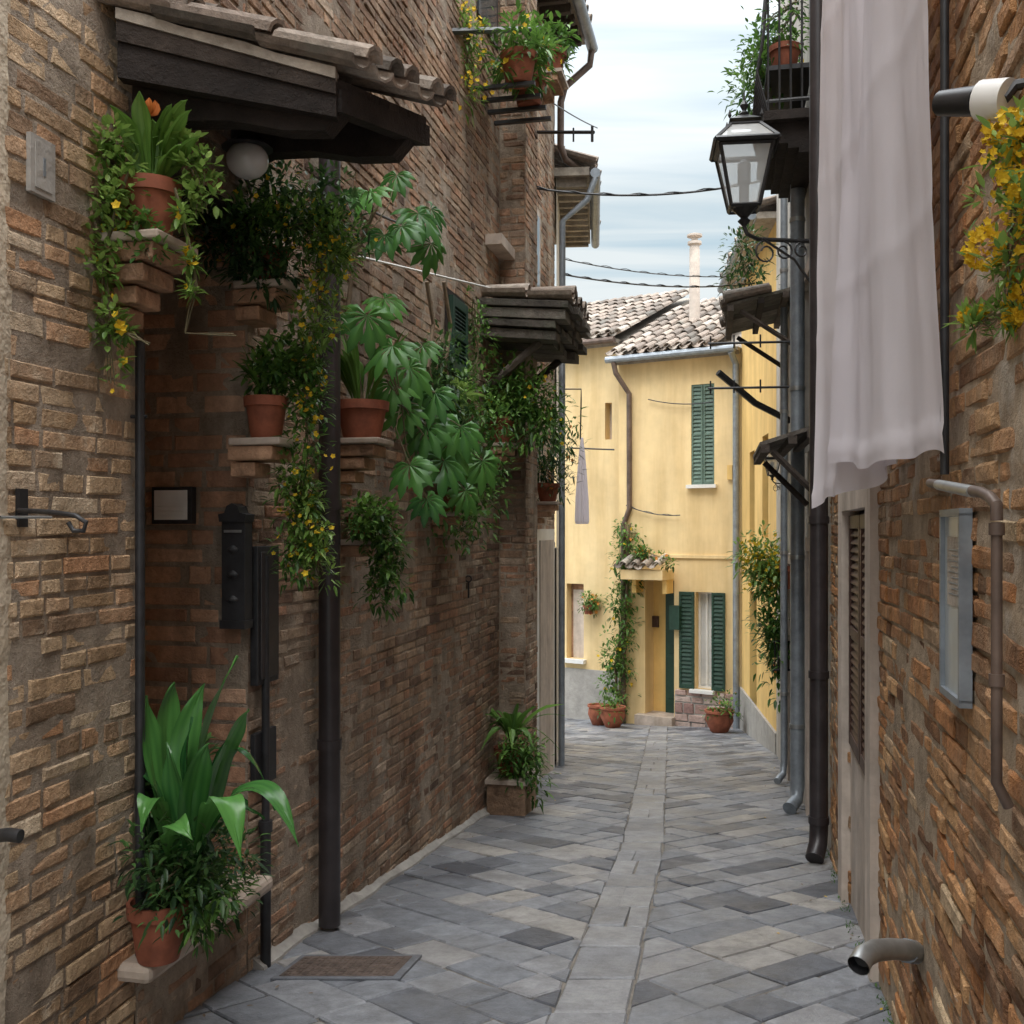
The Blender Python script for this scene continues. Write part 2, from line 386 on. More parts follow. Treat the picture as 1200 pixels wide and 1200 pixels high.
def flower(mb,p,s,mat):
    d=(rv()+Vector((0,-.8,.3))).normalized(); a=d.orthogonal().normalized(); b=d.cross(a); r=R()
    for k in range(5):
        t=k*2*math.pi/5+r; e=a*math.cos(t)+b*math.sin(t); f=a*math.cos(t+.6)+b*math.sin(t+.6); g=a*math.cos(t-.6)+b*math.sin(t-.6)
        mb.add([p,p+g*s*.7+d*s*.15,p+e*s+d*s*.3,p+f*s*.7+d*s*.15],[(0,1,2,3)],mat,U(.2,1))
def strap(mb,p0,p1,p2,w,mat,rnd=None,seg=12,fold=.18,peak=.55):
    """long curved leaf on a quadratic curve p0->p1->p2"""
    vs=[];fs=[];rr=[]; side=None; r=R() if rnd is None else rnd
    us=(-1,-.72,-.45,-.2,0,.2,.45,.72,1); nu=len(us)
    for i in range(seg+1):
        t=i/seg; p=p0*(1-t)**2+p1*2*t*(1-t)+p2*t*t; tg=((p1-p0)*(1-t)+(p2-p1)*t).normalized()
        if side is None:
            hz=(p2-p0); side=tg.cross(Vector((hz.x,hz.y,.001)).normalized() if Vector((hz.x,hz.y)).length>.02 else Vector((0,1,0)))
            if side.length<.1: side=Vector((1,0,0))
            side=(side.normalized()+Vector((U(-.5,.5),U(-.4,.4),0))).normalized()
        side=(side-tg*side.dot(tg)).normalized(); nn=side.cross(tg)
        if nn.y>0: nn=-nn
        x=t/peak if t<peak else (1-t)/(1-peak)
        ww=w*max(.06,math.sin(min(1,x)*math.pi/2)**1.1)*.5
        if i==seg: ww=w*.01
        for k,u in enumerate(us):
            vs.append(p+side*ww*u+nn*(abs(u)**.8)*fold*ww+nn*(.06*w*math.sin(t*15+u*2.5)*abs(u))+nn*.012*w*(k%2))
            rr.append(max(0,min(1,r+(.16 if k%2 else -.10)+(.12 if k==4 else 0)-.25*(1-t)*.6)))
    for i in range(seg):
        for k in range(nu-1): a=i*nu+k; fs.append((a,a+1,a+nu+1,a+nu))
    mb.add(vs,fs,mat,rr)
def palm_leaf(mb,c,nrm,down,Rr,mat,lobes=9,rnd=None):
    nrm=nrm.normalized(); x=(down-nrm*down.dot(nrm)).normalized(); y=nrm.cross(x); r=U(.1,.9) if rnd is None else rnd
    for k in range(lobes):
        a=math.radians(-130+260*k/(lobes-1)+U(-4,4)); Lr=Rr*(1-.32*abs(k-(lobes-1)/2)/((lobes-1)/2))*U(.9,1.08)
        da=math.radians(13)
        dr=lambda ang: x*math.cos(ang)+y*math.sin(ang)
        dp=-nrm*.22*Rr-Vector((0,0,.12*Rr)); m=dr(a)
        vs=[c,c+dr(a-da)*Lr*.38,c+m*Lr*.4+nrm*.05*Rr,c+dr(a+da)*Lr*.38,c+dr(a-da*.95)*Lr*.66+dp*.35,c+m*Lr*.68+nrm*.04*Rr+dp*.3,c+dr(a+da*.95)*Lr*.66+dp*.35,c+m*Lr+dp]
        n1=c+dr(a-da*.75)*Lr*.8+dp*.55; n2=c+dr(a+da*.75)*Lr*.8+dp*.55
        t1=c+dr(a-da*1.75)*Lr*.70+dp*.5; t2=c+dr(a+da*1.75)*Lr*.70+dp*.5
        vs+= [n1,n2,t1,t2]
        q=min(1,max(0,r+U(-.15,.15)))
        rl=[q]*12; rl[2]=min(1,q+.35); rl[5]=min(1,q+.25)
        mb.add(vs,[(0,1,2),(0,2,3),(1,4,5,2),(2,5,6,3),(4,8,5),(5,9,6),(8,7,5),(5,7,9),(1,10,4),(3,6,11)],mat,rl)
def pot(mb,c,r,h,mat='terra'):
    mb.lathe(c,[(r*.68,0),(r*.74,h*.1),(r*.93,h*.76),(r*1.04,h*.77),(r*1.06,h),(r*.93,h),(r*.9,h*.9)],mat,22,.5)
    mb.lathe((c[0],c[1],c[2]+h*.86),[(r*.89,0),(r*.86,.01)],'soil',16,.5)

# ---------------------------------------------------------------- ground + street
def cen(y):
    if y<6: return .23+.19*(y-3.2)
    return .23+.19*2.8+.155*(y-6)
mb=MB()
ys=[-200,-20,0]+[i*1.0 for i in range(1,18)]+[25,60,400]
vs=[];fs=[]
for y in ys:
    for x in (-300,-20,-5,0,5,20,300): vs.append((x,y,G(y)-.009))
for i in range(len(ys)-1):
    for k in range(6): a=i*7+k; fs.append((a,a+1,a+8,a+7))
mb.add(vs,fs,'joint',.5); mb.make('ground')

def clip(poly,f):
    out=[]
    for i in range(len(poly)):
        a,b=poly[i],poly[(i+1)%len(poly)]; fa,fb=f(a),f(b)
        if fa>=0: out.append(a)
        if (fa>=0)!=(fb>=0):
            t=fa/(fa-fb); out.append((a[0]+(b[0]-a[0])*t,a[1]+(b[1]-a[1])*t))
    return out
def slab(mb,poly,mat,gap=.004):
    if len(poly)<3: return
    A=0
    for i in range(len(poly)):
        a,b=poly[i],poly[(i+1)%len(poly)]; A+=a[0]*b[1]-b[0]*a[1]
    if abs(A)<.004: return
    if A>0: poly=poly[::-1]
    cx=sum(p[0] for p in poly)/len(poly); cy=sum(p[1] for p in poly)/len(poly)
    h=U(-.003,.003); tx,ty=U(-.014,.014),U(-.014,.014); n=len(poly)
    def P(s,t,o): return Vector((cen(s)+t,s,G(s)+o+h+tx*(s-cx)+ty*(t-cy)))
    def ins(p,g):
        d=math.hypot(p[0]-cx,p[1]-cy); k=max(.2,(d-g*1.4)/d) if d>0 else 1
        return (cx+(p[0]-cx)*k+0,cy+(p[1]-cy)*k)
    jt=[(U(-.007,.007),U(-.007,.007)) for _ in poly]
    q1=[ins(p,gap) for p in poly]; q2=[ins(p,gap+.006) for p in poly]
    vs=[P(p[0]+j[0],p[1]+j[1],-.03) for p,j in zip(q1,jt)]+[P(p[0]+j[0],p[1]+j[1],-.006) for p,j in zip(q1,jt)]+[P(p[0]+j[0],p[1]+j[1],0) for p,j in zip(q2,jt)]
    fs=[tuple(2*n+i for i in range(n))]
    for i in range(n):
        k=(i+1)%n; fs.append((i,k,n+k,n+i)); fs.append((n+i,n+k,2*n+k,2*n+i))
    mb.add(vs,fs,mat)
mb=MB()
s=.0; hw=.125
while s<15:
    L=U(.16,.40)
    if R()<.3:
        c=U(-.04,.04); slab(mb,[(s,-hw),(s+L,-hw),(s+L,c),(s,c)],'slabc'); slab(mb,[(s,c),(s+L,c),(s+L,hw),(s,hw)],'slabc')
    else: slab(mb,[(s,-hw),(s+L,-hw),(s+L,hw),(s,hw)],'slabc')
    s+=L
th=math.radians(41); c_,s_=math.cos(th),math.sin(th); w=.19
for sg in(-1,1):
    t0=hw
    for i in range(-100,180):
        q=-14+U(0,.3)
        while q<22:
            L=w*random.choice([.9,1.0,1.4,1.8,2.4])
            poly=[(i*w,q),((i+1)*w,q),((i+1)*w,q+L),(i*w,q+L)]
            poly=[(p*c_+r*s_, -p*s_+r*c_) for p,r in poly]
            poly=[(a,b*sg) for a,b in poly]
            q+=L
            cx=sum(p[0] for p in poly)/4; ct=sum(p[1] for p in poly)/4*sg
            lim=2.0 if cx<9.6 else (7 if sg<0 else 2.3)
            if cx<-.3 or cx>18 or ct<t0-.4 or ct>lim: continue
            slab(mb,clip(poly,lambda p:p[1]*sg-t0),'slab')
mb.make('paved_street')

mb=MB()
def GP(x,y,o): return Vector((x,y,G(y)+o))
def gslab(x0,x1,y0,y1,o,mat,sk=.2,r=.5):
    P=[GP(x+sk*(y-y0),y,oo) for oo in(-.02,o) for x,y in((x0,y0),(x1,y0),(x1,y1),(x0,y1))]; mb.hexa(P,mat,r)
gslab(-.86,-.40,3.64,3.92,.007,'slab',r=.15); gslab(-.835,-.425,3.665,3.895,.009,'manhole')
for i in range(12):
    for k in range(7): gslab(-.82+.032*i+.2*.031*k,-.80+.032*i+.2*.031*k,3.675+.031*k,3.695+.031*k,.012,'manhole',sk=.2)
mb.make('drain_grate_cover',bevel=.002)

# ---------------------------------------------------------------- left brick house
LP=lambda y:(-1.778+.22*y,y)
FL=Frame(LP(0),LP(10))
K=math.sqrt(1+.22**2)
S=lambda y:y*K
house=empty('brick_house')
brick_wall('near_wall',FL,S(-1.2),S(3.03),-1.8,3.2,.056,.21,'brickN','mortar',seed=1,parent=house,res=.03)
brick_wall('near_wall_upper',FL,S(-1.2),S(3.72),3.2,5.4,.056,.21,'brickN','mortar',seed=11,parent=house,res=.09)
brick_wall('lintel_wall',FL,S(3.03),S(3.72),1.15,3.2,.054,.2,'brickL','mortar',seed=2,parent=house)
brick_wall('front_wall',FL,S(3.72),S(7.65),-2.15,5.4,.052,.2,'brickL','mortar',seed=3,parent=house,res=.032)
brick_wall('far_wall',FL,S(8.1),S(9.97),-2.4,4.72,.054,.2,'brickL','mortar',seed=4,parent=house,res=.06)
FJ=Frame((FL.pt(S(3.72),0,0).x,FL.pt(S(3.72),0,0).y),(FL.pt(S(3.72),0,-.45).x,FL.pt(S(3.72),0,-.45).y),flip=True)
if FJ.n.y>0: FJ.n=-FJ.n
brick_wall('jamb',FJ,0,.45,-1.8,1.2,.072,.24,'brickJ','mortar',seed=5,parent=house,proud=(0,.002),amp=.002,rough=.1,wave=.004,base=-.001)
FB=Frame((FL.pt(S(2.95),0,-.42).x,FL.pt(S(2.95),0,-.42).y),(FL.pt(S(3.8),0,-.42).x,FL.pt(S(3.8),0,-.42).y))
brick_wall('recess_back',FB,0,.9,-1.8,1.3,.072,.24,'brickJ','mortar',seed=6,parent=house,proud=(0,.002),amp=.002,rough=.1,wave=.004,base=-.001)
mb=MB()
mb.fbox(FL,S(3.0),S(3.74),1.13,1.2,-.45,-.005,'wood')
mb.fbox(FL,S(3.03),S(3.71),-1.8,-1.30,-.40,-.02,'mortar')
mb.fbox(FL,S(-1.2),S(3.028),-1.9,5.39,-.42,-.03,'mortar')
mb.fbox(FL,S(3.76),S(9.95),-2.5,4.7,-.6,-.03,'mortar')
mb.fbox(FL,S(3.76),S(7.6),4.7,5.39,-.6,-.03,'mortar')
mb.make('wall_body',house)
brick_wall('ledge_base',FL,S(3.03),S(3.72),-1.8,-1.305,.056,.21,'brickL','mortar',seed=31,parent=house)
# plastered strip at the near end
mb=MB(); se=FL.hit(14,600)[0]; ns=26;nz=200; vs=[];fs=[]
for i in range(ns+1):
    for k in range(nz+1):
        z=-1.8+5*k/nz; e=se+.02*noise.noise(Vector((0,z*3,2)))+.012*noise.noise(Vector((0,z*11,2)))
        s=S(.6)+(e-S(.6))*i/ns; o=(.016+.006*noise.noise(Vector((s*4,z*4,8)))) if i<ns else -.004
        vs.append(FL.pt(s,z,o))
for i in range(ns):
    for k in range(nz): a=i*(nz+1)+k; fs.append((a,a+nz+1,a+nz+2,a+1))
mb.add(vs,fs,'plaster',.5); mb.make('plaster_band',house,smooth=True)
FP=Frame((FL.pt(S(7.65),0,.0).x,FL.pt(S(7.65),0,0).y),(FL.pt(S(7.65),0,.2).x,FL.pt(S(7.65),0,.2).y)); 
if FP.n.y>0: FP.n=-FP.n
brick_wall('pilaster_face',FP,0,.2,-2.2,5.4,.056,.22,'brickL','mortar',seed=8,parent=house,res=.05)
F2=Frame((FL.pt(S(7.65),0,.2).x,FL.pt(S(7.65),0,.2).y),(FL.pt(S(8.1),0,.2).x,FL.pt(S(8.1),0,.2).y))
brick_wall('pilaster_side',F2,0,.46,-2.2,5.4,.056,.22,'brickL','mortar',seed=9,parent=house,res=.06)
mb=MB()
for i in range(30):
    y0=3.76+i*.13; y1=y0+.1305
    if y1>7.6: break
    wf=lambda y:.045+.03*noise.noise(Vector((y*3,0,0)))
    hf=lambda y:.05+.04*noise.noise(Vector((y*4,5,0)))
    P=[FL.pt(S(y0),G(y0)-.05,-.02),FL.pt(S(y1),G(y1)-.05,-.02),FL.pt(S(y1),G(y1)-.05,wf(y1)),FL.pt(S(y0),G(y0)-.05,wf(y0))]
    P2=[FL.pt(S(y0),G(y0)+hf(y0),-.02),FL.pt(S(y1),G(y1)+hf(y1),-.02),FL.pt(S(y1),G(y1)+.012,wf(y1)-.012),FL.pt(S(y0),G(y0)+.012,wf(y0)-.012)]
    mb.hexa(P+P2,'concrete')
mb.make('kerb_fillet',house)
mb=MB()
mb.fbox(FL,S(2.94),S(3.73),-1.305,-1.25,-.3,.10,'marble',.5)
mb.make('stone_ledge',house,bevel=.018)
mb=MB()
pbox(mb,FL,560,584,-60,36,.002,.01,'black'); pbox(mb,FL,562,582,-60,36,.01,.02,'wglass')
a=pbox(mb,FL,524,545,345,445,.006,.02,'wood'); 
shutter(mb,FL,a[0]+.03,a[1]-.03,a[2]+.04,a[3]-.04,.02,'green',14)
pbox(mb,FL,588,612,288,300,.0,.12,'marble')
mb.fbox(FL,S(8.6),S(9.1),1.6,2.8,.006,.03,'beige'); mb.fbox(FL,S(8.66),S(9.04),1.66,2.74,.03,.035,'wglass')
mb.fbox(FL,S(8.95),S(9.8),-2.4,-.0,.006,.03,'white'); mb.fbox(FL,S(9.05),S(9.7),-2.4,-.1,.03,.04,'beige')
mb.fbox(FL,S(8.3),S(8.75),-.55,.1,.006,.03,'cream')
mb.make('windows',house,bevel=.003)
mb=MB()
mb.fbox(FL,S(8.1),S(10.0),4.70,4.78,-.6,.30,'palewood')
for i in range(9): mb.fbox(FL,S(8.2+i*.2),S(8.26+i*.2),4.62,4.70,-.02,.28,'wood')
tile_roof(mb,FL.pt(S(8.1),4.79,.36),Vector((FL.a.x,FL.a.y,0)),Vector((-FL.n.x*.94,-FL.n.y*.94,.34)),11,3)
mb.make('eave',house)
mb=MB()
mb.tube([FL.pt(S(8.0),4.70,.36),FL.pt(S(10.05),4.68,.36)],.055,'zinc',10)
mb.tube([FL.pt(S(10.0),4.66,.36),FL.pt(S(10.0),4.50,.34),FL.pt(S(9.98),4.30,.10),FL.pt(S(9.97),4.15,.06),FL.pt(S(9.96),3.72,.06),FL.pt(S(10.0),3.6,.10),FL.pt(S(10.2),3.5,.30)],.035,'rustpipe',10)
mb.make('gutter',house,smooth=True,auto=50)

ch=empty('cream_house'); FC=Frame((.435,10.02),(.62,12.3)); mb=MB()
holed_wall(mb,FC,0,2.29,-2.9,3.45,[(.5,1.2,-2.6,-.2),(.5,1.1,.8,2.0)],'cream')
mb.fbox(FC,.52,1.18,-2.6,-.2,-.2,-.16,'white'); mb.fbox(FC,.52,1.08,.8,2.0,-.2,-.16,'wglass')
mb.fbox(FC,-.0,2.29,-2.9,3.4,-1.5,-.2,'cream')
mb.fbox(FC,-.02,2.4,3.45,3.53,-1.0,.32,'palewood')
for i in range(11): mb.fbox(FC,.05+i*.21,.11+i*.21,3.36,3.45,-.02,.30,'palewood')
tile_roof(mb,FC.pt(0,3.54,.38),Vector((FC.a.x,FC.a.y,0)),Vector((-FC.n.x*.94,-FC.n.y*.94,.34)),14,4)
mb.make('walls_and_eave',ch)
mb=MB(); mb.tube([FC.pt(-.05,3.46,.38),FC.pt(2.4,3.44,.38)],.05,'zinc',10)
mb.tube([FC.pt(-.02,3.42,.38),FC.pt(-.04,3.2,.3),FC.pt(-.04,3.0,.06),FC.pt(-.04,-2.8,.05)],.032,'zinc',10); mb.make('gutter',ch,smooth=True,auto=50)

# ---------------------------------------------------------------- right houses
RP=lambda y:(.464+.23*y,y)
FR=Frame(RP(0),RP(5.75),flip=True)
if FR.n.x>0: FR.n=-FR.n
KR=math.sqrt(1+.23**2); SR=lambda y:y*KR
hr=empty('brick_house')
brick_wall('wall_low',FR,SR(-1.2),SR(5.75),-2.0,2.6,.056,.22,'brickR','mortarR',holes=[(SR(3.75),SR(4.75),-2.0,.1)],seed=21,parent=hr,res=.028,amp=.008,proud=(-.004,.005),rough=.28,wave=.02,tilt=.002,base=-.004)
brick_wall('wall_high',FR,SR(-1.2),SR(5.75),2.6,5.0,.060,.22,'brickR','mortarR',seed=22,parent=hr,res=.09)
mb=MB()
mb.fbox(FR,SR(-1.2),SR(5.74),-2.1,4.99,-1.2,-.22,'mortarR')
mb.fbox(FR,SR(-1.2),SR(3.74),-2.1,4.99,-.22,-.03,'mortarR'); mb.fbox(FR,SR(4.76),SR(5.74),-2.1,4.99,-.22,-.03,'mortarR'); mb.fbox(FR,SR(3.74),SR(4.76),.1,4.99,-.22,-.03,'mortarR')
mb.make('wall_body',hr)
mb=MB()
mb.fbox(FR,SR(3.62),SR(3.78),-1.72,.24,-.03,.030,'beige'); mb.fbox(FR,SR(4.72),SR(4.9),-1.85,.24,-.03,.030,'beige'); mb.fbox(FR,SR(3.78),SR(4.72),.08,.24,-.03,.030,'beige')
mb.fbox(FR,SR(3.78),SR(4.72),-1.8,-1.0,-.10,-.01,'beige'); mb.fbox(FR,SR(3.78),SR(4.72),-1.0,.08,-.15,-.05,'brown')
shutter(mb,FR,SR(3.80),SR(4.24),-.98,.06,-.03,'brown',26); shutter(mb,FR,SR(4.26),SR(4.70),-.98,.06,-.03,'brown',26)
mb.make('doorway',hr,bevel=.004)
mb=MB()
s0,s1,z0,z1=pbox(mb,FR,1129,1107,602,815,.0,.016,'plaque')
for q in((s0-.008,s0+.006,z0,z1),(s1-.006,s1+.008,z0,z1),(s0-.008,s1+.008,z1-.006,z1+.010),(s0-.008,s1+.008,z0-.010,z0+.006)): mb.fbox(FR,q[0],q[1],q[2],q[3],.0,.026,'zinc')
mb.fbox(FR,s0+.04,s1-.04,z1-.2,z1-.05,.0165,.0175,'palewood')
for i in range(9): mb.fbox(FR,s0+.05,s1-.06-.03*(i%2),z1-.08-i*.012,z1-.077-i*.012,.018,.0185,'zinc')
mb.make('wall_notice_board',bevel=.002)

mb=MB()
q0=FR.P(1090,566,.05); q1=FR.P(1160,582,.05)
mb.tube([FR.P(1090,566,.0),q0,FR.P(1150,577,.05),q1,FR.P(1168,592,.05),FR.P(1168,610,.05)],.010,'rustpipe',10)
mb.tube([FR.P(1100,568,.05),FR.P(1140,576,.05)],.0115,'steel',10)
b0=FR.P(1168,612,.05); mb.tube([b0,Vector((b0.x,b0.y,-.36)),Vector((b0.x,b0.y,-.42)),Vector((b0.x+.02,b0.y,-.46))],.0090,'rustpipe',10)
for z in(0,-.25): mb.tube([Vector((b0.x,b0.y,z-.01)),Vector((b0.x,b0.y,z+.01))],.0125,'rustpipe',10)
mb.make('water_pipe',smooth=True,auto=50)
mb=MB(); p=FR.P(1107,300,.03); mb.tube([Vector((p.x,p.y,3)),Vector((p.x,p.y,.12))],.010,'black',8); mb.make('cable_conduit',smooth=True,auto=50)
mb=MB()
dp=[FR.P(1085,1118,-.03),FR.P(1068,1114,.03),FR.P(1045,1112,.09),FR.P(1025,1114,.14),FR.P(1012,1121,.175),FR.P(1006,1132,.19)]
mb.tube(dp,.027,'steel',16,cap=False); mb.tube(dp,.0245,'black',16,cap=False); mb.tube([dp[3],dp[4]],.0248,'black',12)
mb.tube([FR.P(1074,1116,.0),FR.P(1062,1114,.045)],.031,'zinc',14)
mb.make('drain_outlet',smooth=True,auto=50)
mb=MB()
mb.tube([W(1182,116,1.74),W(1150,118,1.78)],.034,'white',20,.5)
mb.tube([W(1150,118,1.78),W(1146,118,1.79)],.026,'white',14)
mb.tube([W(1148,118,1.78),W(1120,120,1.83),W(1103,121,1.86)],.026,'black',18,.5,.022)
mb.tube([W(1176,116,1.74),W(1190,100,1.74),W(1215,96,1.72)],.010,'black',8)
mb.make('wall_floodlight',smooth=True,auto=40)

def sheet(mb,T0,T1,B0,B1,ph,nu=80,nv=90,amp=.02):
    vs=[];fs=[]
    for i in range(nu+1):
        for k in range(nv+1):
            u=i/nu;v=k/nv
            p=T0.lerp(T1,u).lerp(B0.lerp(B1,u),v)
            w_=amp*(.35+.65*v)*(math.sin(u*11+ph+1.2*math.sin(v*1.6+ph))+.4*math.sin(u*25+2*v+ph*2))+.012*noise.noise(Vector((u*4,v*2,ph)))+.003*noise.noise(Vector((u*16,v*9,ph)))
            w_+=.003*(abs(((v*4+.1)%1)-.5)*2)**8
            p=p+Vector((-w_,w_*.25,0))
            p.z+=(.012*math.sin(u*7+ph)+.006*math.sin(u*17))*v
            if v>.975: p.x-=.004
            vs.append(p)
    for i in range(nu):
        for k in range(nv): a=i*(nv+1)+k; fs.append((a,a+nv+1,a+nv+2,a+1))
    mb.add(vs,fs,'cloth',.5)
def top(px,d,z=2.15): return Vector(((px-600)/1200*d,d,z))
mb=MB()
sheet(mb,top(1074,2.35),top(1004,3.2),W(1117,534,2.2),W(974,545,3.2),.4,amp=.012)
sheet(mb,top(1040,2.75,2.14),top(970,3.45,2.14),W(1060,548,2.8),W(951,596,3.5),2.0,amp=.018)
mb.tube([top(1100,2.0,2.16)-Vector((.03,0,0)),top(955,3.9,2.155)],.004,'steel',6)
mb.make('hanging_bed_sheet',smooth=True)

hg=empty('stucco_house'); FG=Frame((1.80,5.76),(2.84,11.0),flip=True)
if FG.n.x>0: FG.n=-FG.n
mb=MB()
def ph(F,x0,x1,y0,y1):
    a,_=F.hit(x0,y0);b,_=F.hit(x1,y0);_,z1=F.hit((x0+x1)/2,y0);_,z0=F.hit((x0+x1)/2,y1); return (min(a,b),max(a,b),z0,z1)
L_=FG.L
Hs=[(.5,1.35,-2.2,-.15),(2.4,3.2,-2.4,-.3),(1.0,1.8,.55,1.75),(3.6,4.3,.5,1.7)]
holed_wall(mb,FG,0,L_,-2.8,5.4,Hs,'grey')
mb.fbox(FG,0,L_,-2.8,5.4,-2,-.2,'grey')
for k,h in enumerate(Hs): mb.fbox(FG,h[0],h[1],h[2],h[3],-.195,-.15,'brown' if k<2 else 'wglass')
for h in Hs:
    mb.fbox(FG,h[0]-.09,h[0],h[2],h[3]+.09,0,.025,'beige'); mb.fbox(FG,h[1],h[1]+.09,h[2],h[3]+.09,0,.025,'beige'); mb.fbox(FG,h[0],h[1],h[3],h[3]+.09,0,.025,'beige')
mb.make('walls',hg)
def small_canopy(name,F,s0,s1,z,out,th=.05,drop=.12,tiles=True):
    mb=MB(); n=6
    for i in range(n):
        a=s0+(s1-s0)*i/n; b=s0+(s1-s0)*(i+.96)/n
        Q=[F.pt(a,z,0),F.pt(b,z,0),F.pt(b,z-drop,out),F.pt(a,z-drop,out)]
        mb.hexa(Q+[q+Vector((0,0,th*.5)) for q in Q],'oldslab')
    for o in(.08,out*.5,out-.03):
        zz=z-drop*o/out; mb.fbox(F,s0-.03,s1+.03,zz-.05,zz-.001,o-.025,o+.025,'wood')
    for s in(s0+.05,s1-.05):
        mb.tube([F.pt(s,z-.45,.01),F.pt(s,z-drop-.03,out*.8)],.022,'wood',6)
    if tiles:
        vv=(F.pt(0,z,0)-F.pt(0,z-drop,out)).normalized()
        tile_roof(mb,F.pt(s0,z-drop+th*.55,out+.02),Vector((F.a.x,F.a.y,0)),vv,int((s1-s0)/.17),max(1,int(out/.3)))
    return mb.make(name)
small_canopy('wooden_door_canopy',FG,2.6,3.9,1.95,.55)
small_canopy('wooden_door_canopy',FG,.35,1.5,.62,.38,tiles=False)

hy=empty('yellow_house')
FYs=Frame((2.86,11.02),(3.205,14.3),flip=True)
if FYs.n.x>0: FYs.n=-FYs.n
mb=MB()
hs=[(.7,1.2,-.1,1.1),(1.9,2.4,-.2,1.0),(1.7,2.4,-2.8,-.8)]
holed_wall(mb,FYs,0,FYs.L,-3,3.35,hs,'yellow2')
for h in hs: mb.fbox(FYs,h[0],h[1],h[2],h[3],-.19,-.15,'green')
mb.fbox(FYs,0,FYs.L,-3,3.3,-2,-.2,'yellow2')
mb.fbox(FYs,.0,FYs.L-.02,3.35,3.42,-1.5,.22,'palewood')
tile_roof(mb,FYs.pt(0,3.44,.25),Vector((FYs.a.x,FYs.a.y,0)),Vector((-FYs.n.x*.95,-FYs.n.y*.95,.3)),19,4)
mb.tube([FYs.pt(-.02,3.38,.28),FYs.pt(FYs.L+.05,3.36,.28)],.05,'zinc',10)
mb.fbox(FYs,0,FYs.L-.02,-3.1,-2.2,.0,.03,'greybase')
mb.make('side_wall',hy)

FY=Frame((1.594,15.3),(3.205,14.3))
if FY.n.y>0: FY.n=-FY.n
mb=MB()
win=ph(FY,815,834,694,808); up=ph(FY,810,837,450,568)
ent=ph(FY,756,790,680,846); ent=(ent[0],ent[1],G(14.9)-.3,ent[3])
holed_wall(mb,FY,0,FY.L,-3.3,2.48,[ent,win,up],'yellow',.3)
mb.fbox(FY,ent[0],ent[1],-3.3,ent[3],-.34,-.30,'yellow2'); mb.fbox(FY,ent[0]+.22,ent[1],-3.0,ent[3]-.01,-.29,-.24,'green')
for zz in(-2.5,-1.7): mb.fbox(FY,ent[0]+.27,ent[1]-.05,zz,zz+.65,-.24,-.225,'green')
mb.fbox(FY,ent[0]-.1,ent[1]+.03,-3.1,G(14.9)+.14,-.29,.16,'marble')
mb.fbox(FY,win[0],win[1],win[2],win[3],-.2,-.15,'curtain'); mb.fbox(FY,up[0],up[1],up[2],up[3],-.2,-.15,'wglass')
for e in(0,.5,1):
    s=win[0]+(win[1]-win[0]-.03)*e; mb.fbox(FY,s,s+.03,win[2],win[3],-.15,-.12,'white')
for z in (win[2],win[3]-.03): mb.fbox(FY,win[0],win[1],z,z+.03,-.12,-.1,'white')
ww=(win[1]-win[0])*.85
shutter(mb,FY,win[0]-ww-.03,win[0]-.01,win[2],win[3],.01,'green',22); shutter(mb,FY,win[1]+.01,win[1]+ww,win[2],win[3],.01,'green',22)
um=(up[0]+up[1])/2
shutter(mb,FY,up[0],um-.005,up[2],up[3],-.04,'greenl',24); shutter(mb,FY,um+.005,up[1],up[2],up[3],-.04,'greenl',24)
mb.fbox(FY,up[0]-.05,up[1]+.05,up[2]-.05,up[2],-.03,.08,'white'); mb.fbox(FY,win[0]-.06,win[1]+.06,win[2]-.05,win[2],-.03,.10,'white')
mb.fbox(FY,.55,FY.L-.05,-.42,-.37,0,.025,'yellow')
pbox(mb,FY,784,796,710,738,.0,.1,'green'); pbox(mb,FY,760,771,722,735,-.3,-.25,'brown'); pbox(mb,FY,852,858,545,562,0,.05,'yellow2')
mb.fbox(FY,0,FY.L-.01,-3.2,2.4,-3.5,-.35,'yellow')
mb.make('front_wall',hy,bevel=.003)
mb=MB(); rs=random.Random(3); s0=ent[1]+.02
z=G(14.5)-.15
while z<win[2]-.08:
    s=s0; hh=rs.uniform(.09,.16)
    while s<FY.L-.02:
        l=rs.uniform(.12,.28); b_=min(s+l,FY.L-.01); e=rs.uniform(.03,.06)
        mb.hexa([FY.pt(s+.01+rs.uniform(0,.01),z+.008,0),FY.pt(b_-.005,z+.008,0),FY.pt(b_-.01,z+.008,e),FY.pt(s+.01,z+.008,e),FY.pt(s+.01,z+hh-.01,0),FY.pt(b_-.005,z+hh-.01,0),FY.pt(b_-.02,z+hh-.015,e),FY.pt(s+.015,z+hh-.02,e)],'rubble',rs.random()); s+=l
    z+=hh
mb.fbox(FY,s0,FY.L-.01,-3.2,win[2]-.1,.0,.028,'concrete')
mb.make('stone_base',hy,bevel=.008)
mb=MB()
u3=Vector((FY.a.x,FY.a.y,0)); v3=Vector((-FY.n.x*.91,-FY.n.y*.91,.41))
mb.fbox(FY,-.05,FY.L+.0,2.48,2.53,-.3,.16,'palewood')
tile_roof(mb,FY.pt(-.05,2.55,.2),u3,v3,10,8)
mb.tube([FY.pt(-.1,2.5,.22),FY.pt(FY.L-.02,2.5,.22)],.05,'zinc',10,.5)
P=[FY.pt(-.05,2.48,.1),FY.pt(FY.L,2.48,.1),FY.pt(FY.L,2.48,.1)+v3*2.9,FY.pt(-.05,2.48,.1)+v3*2.9]; mb.hexa([p-Vector((0,0,.05)) for p in P]+P,'palewood')
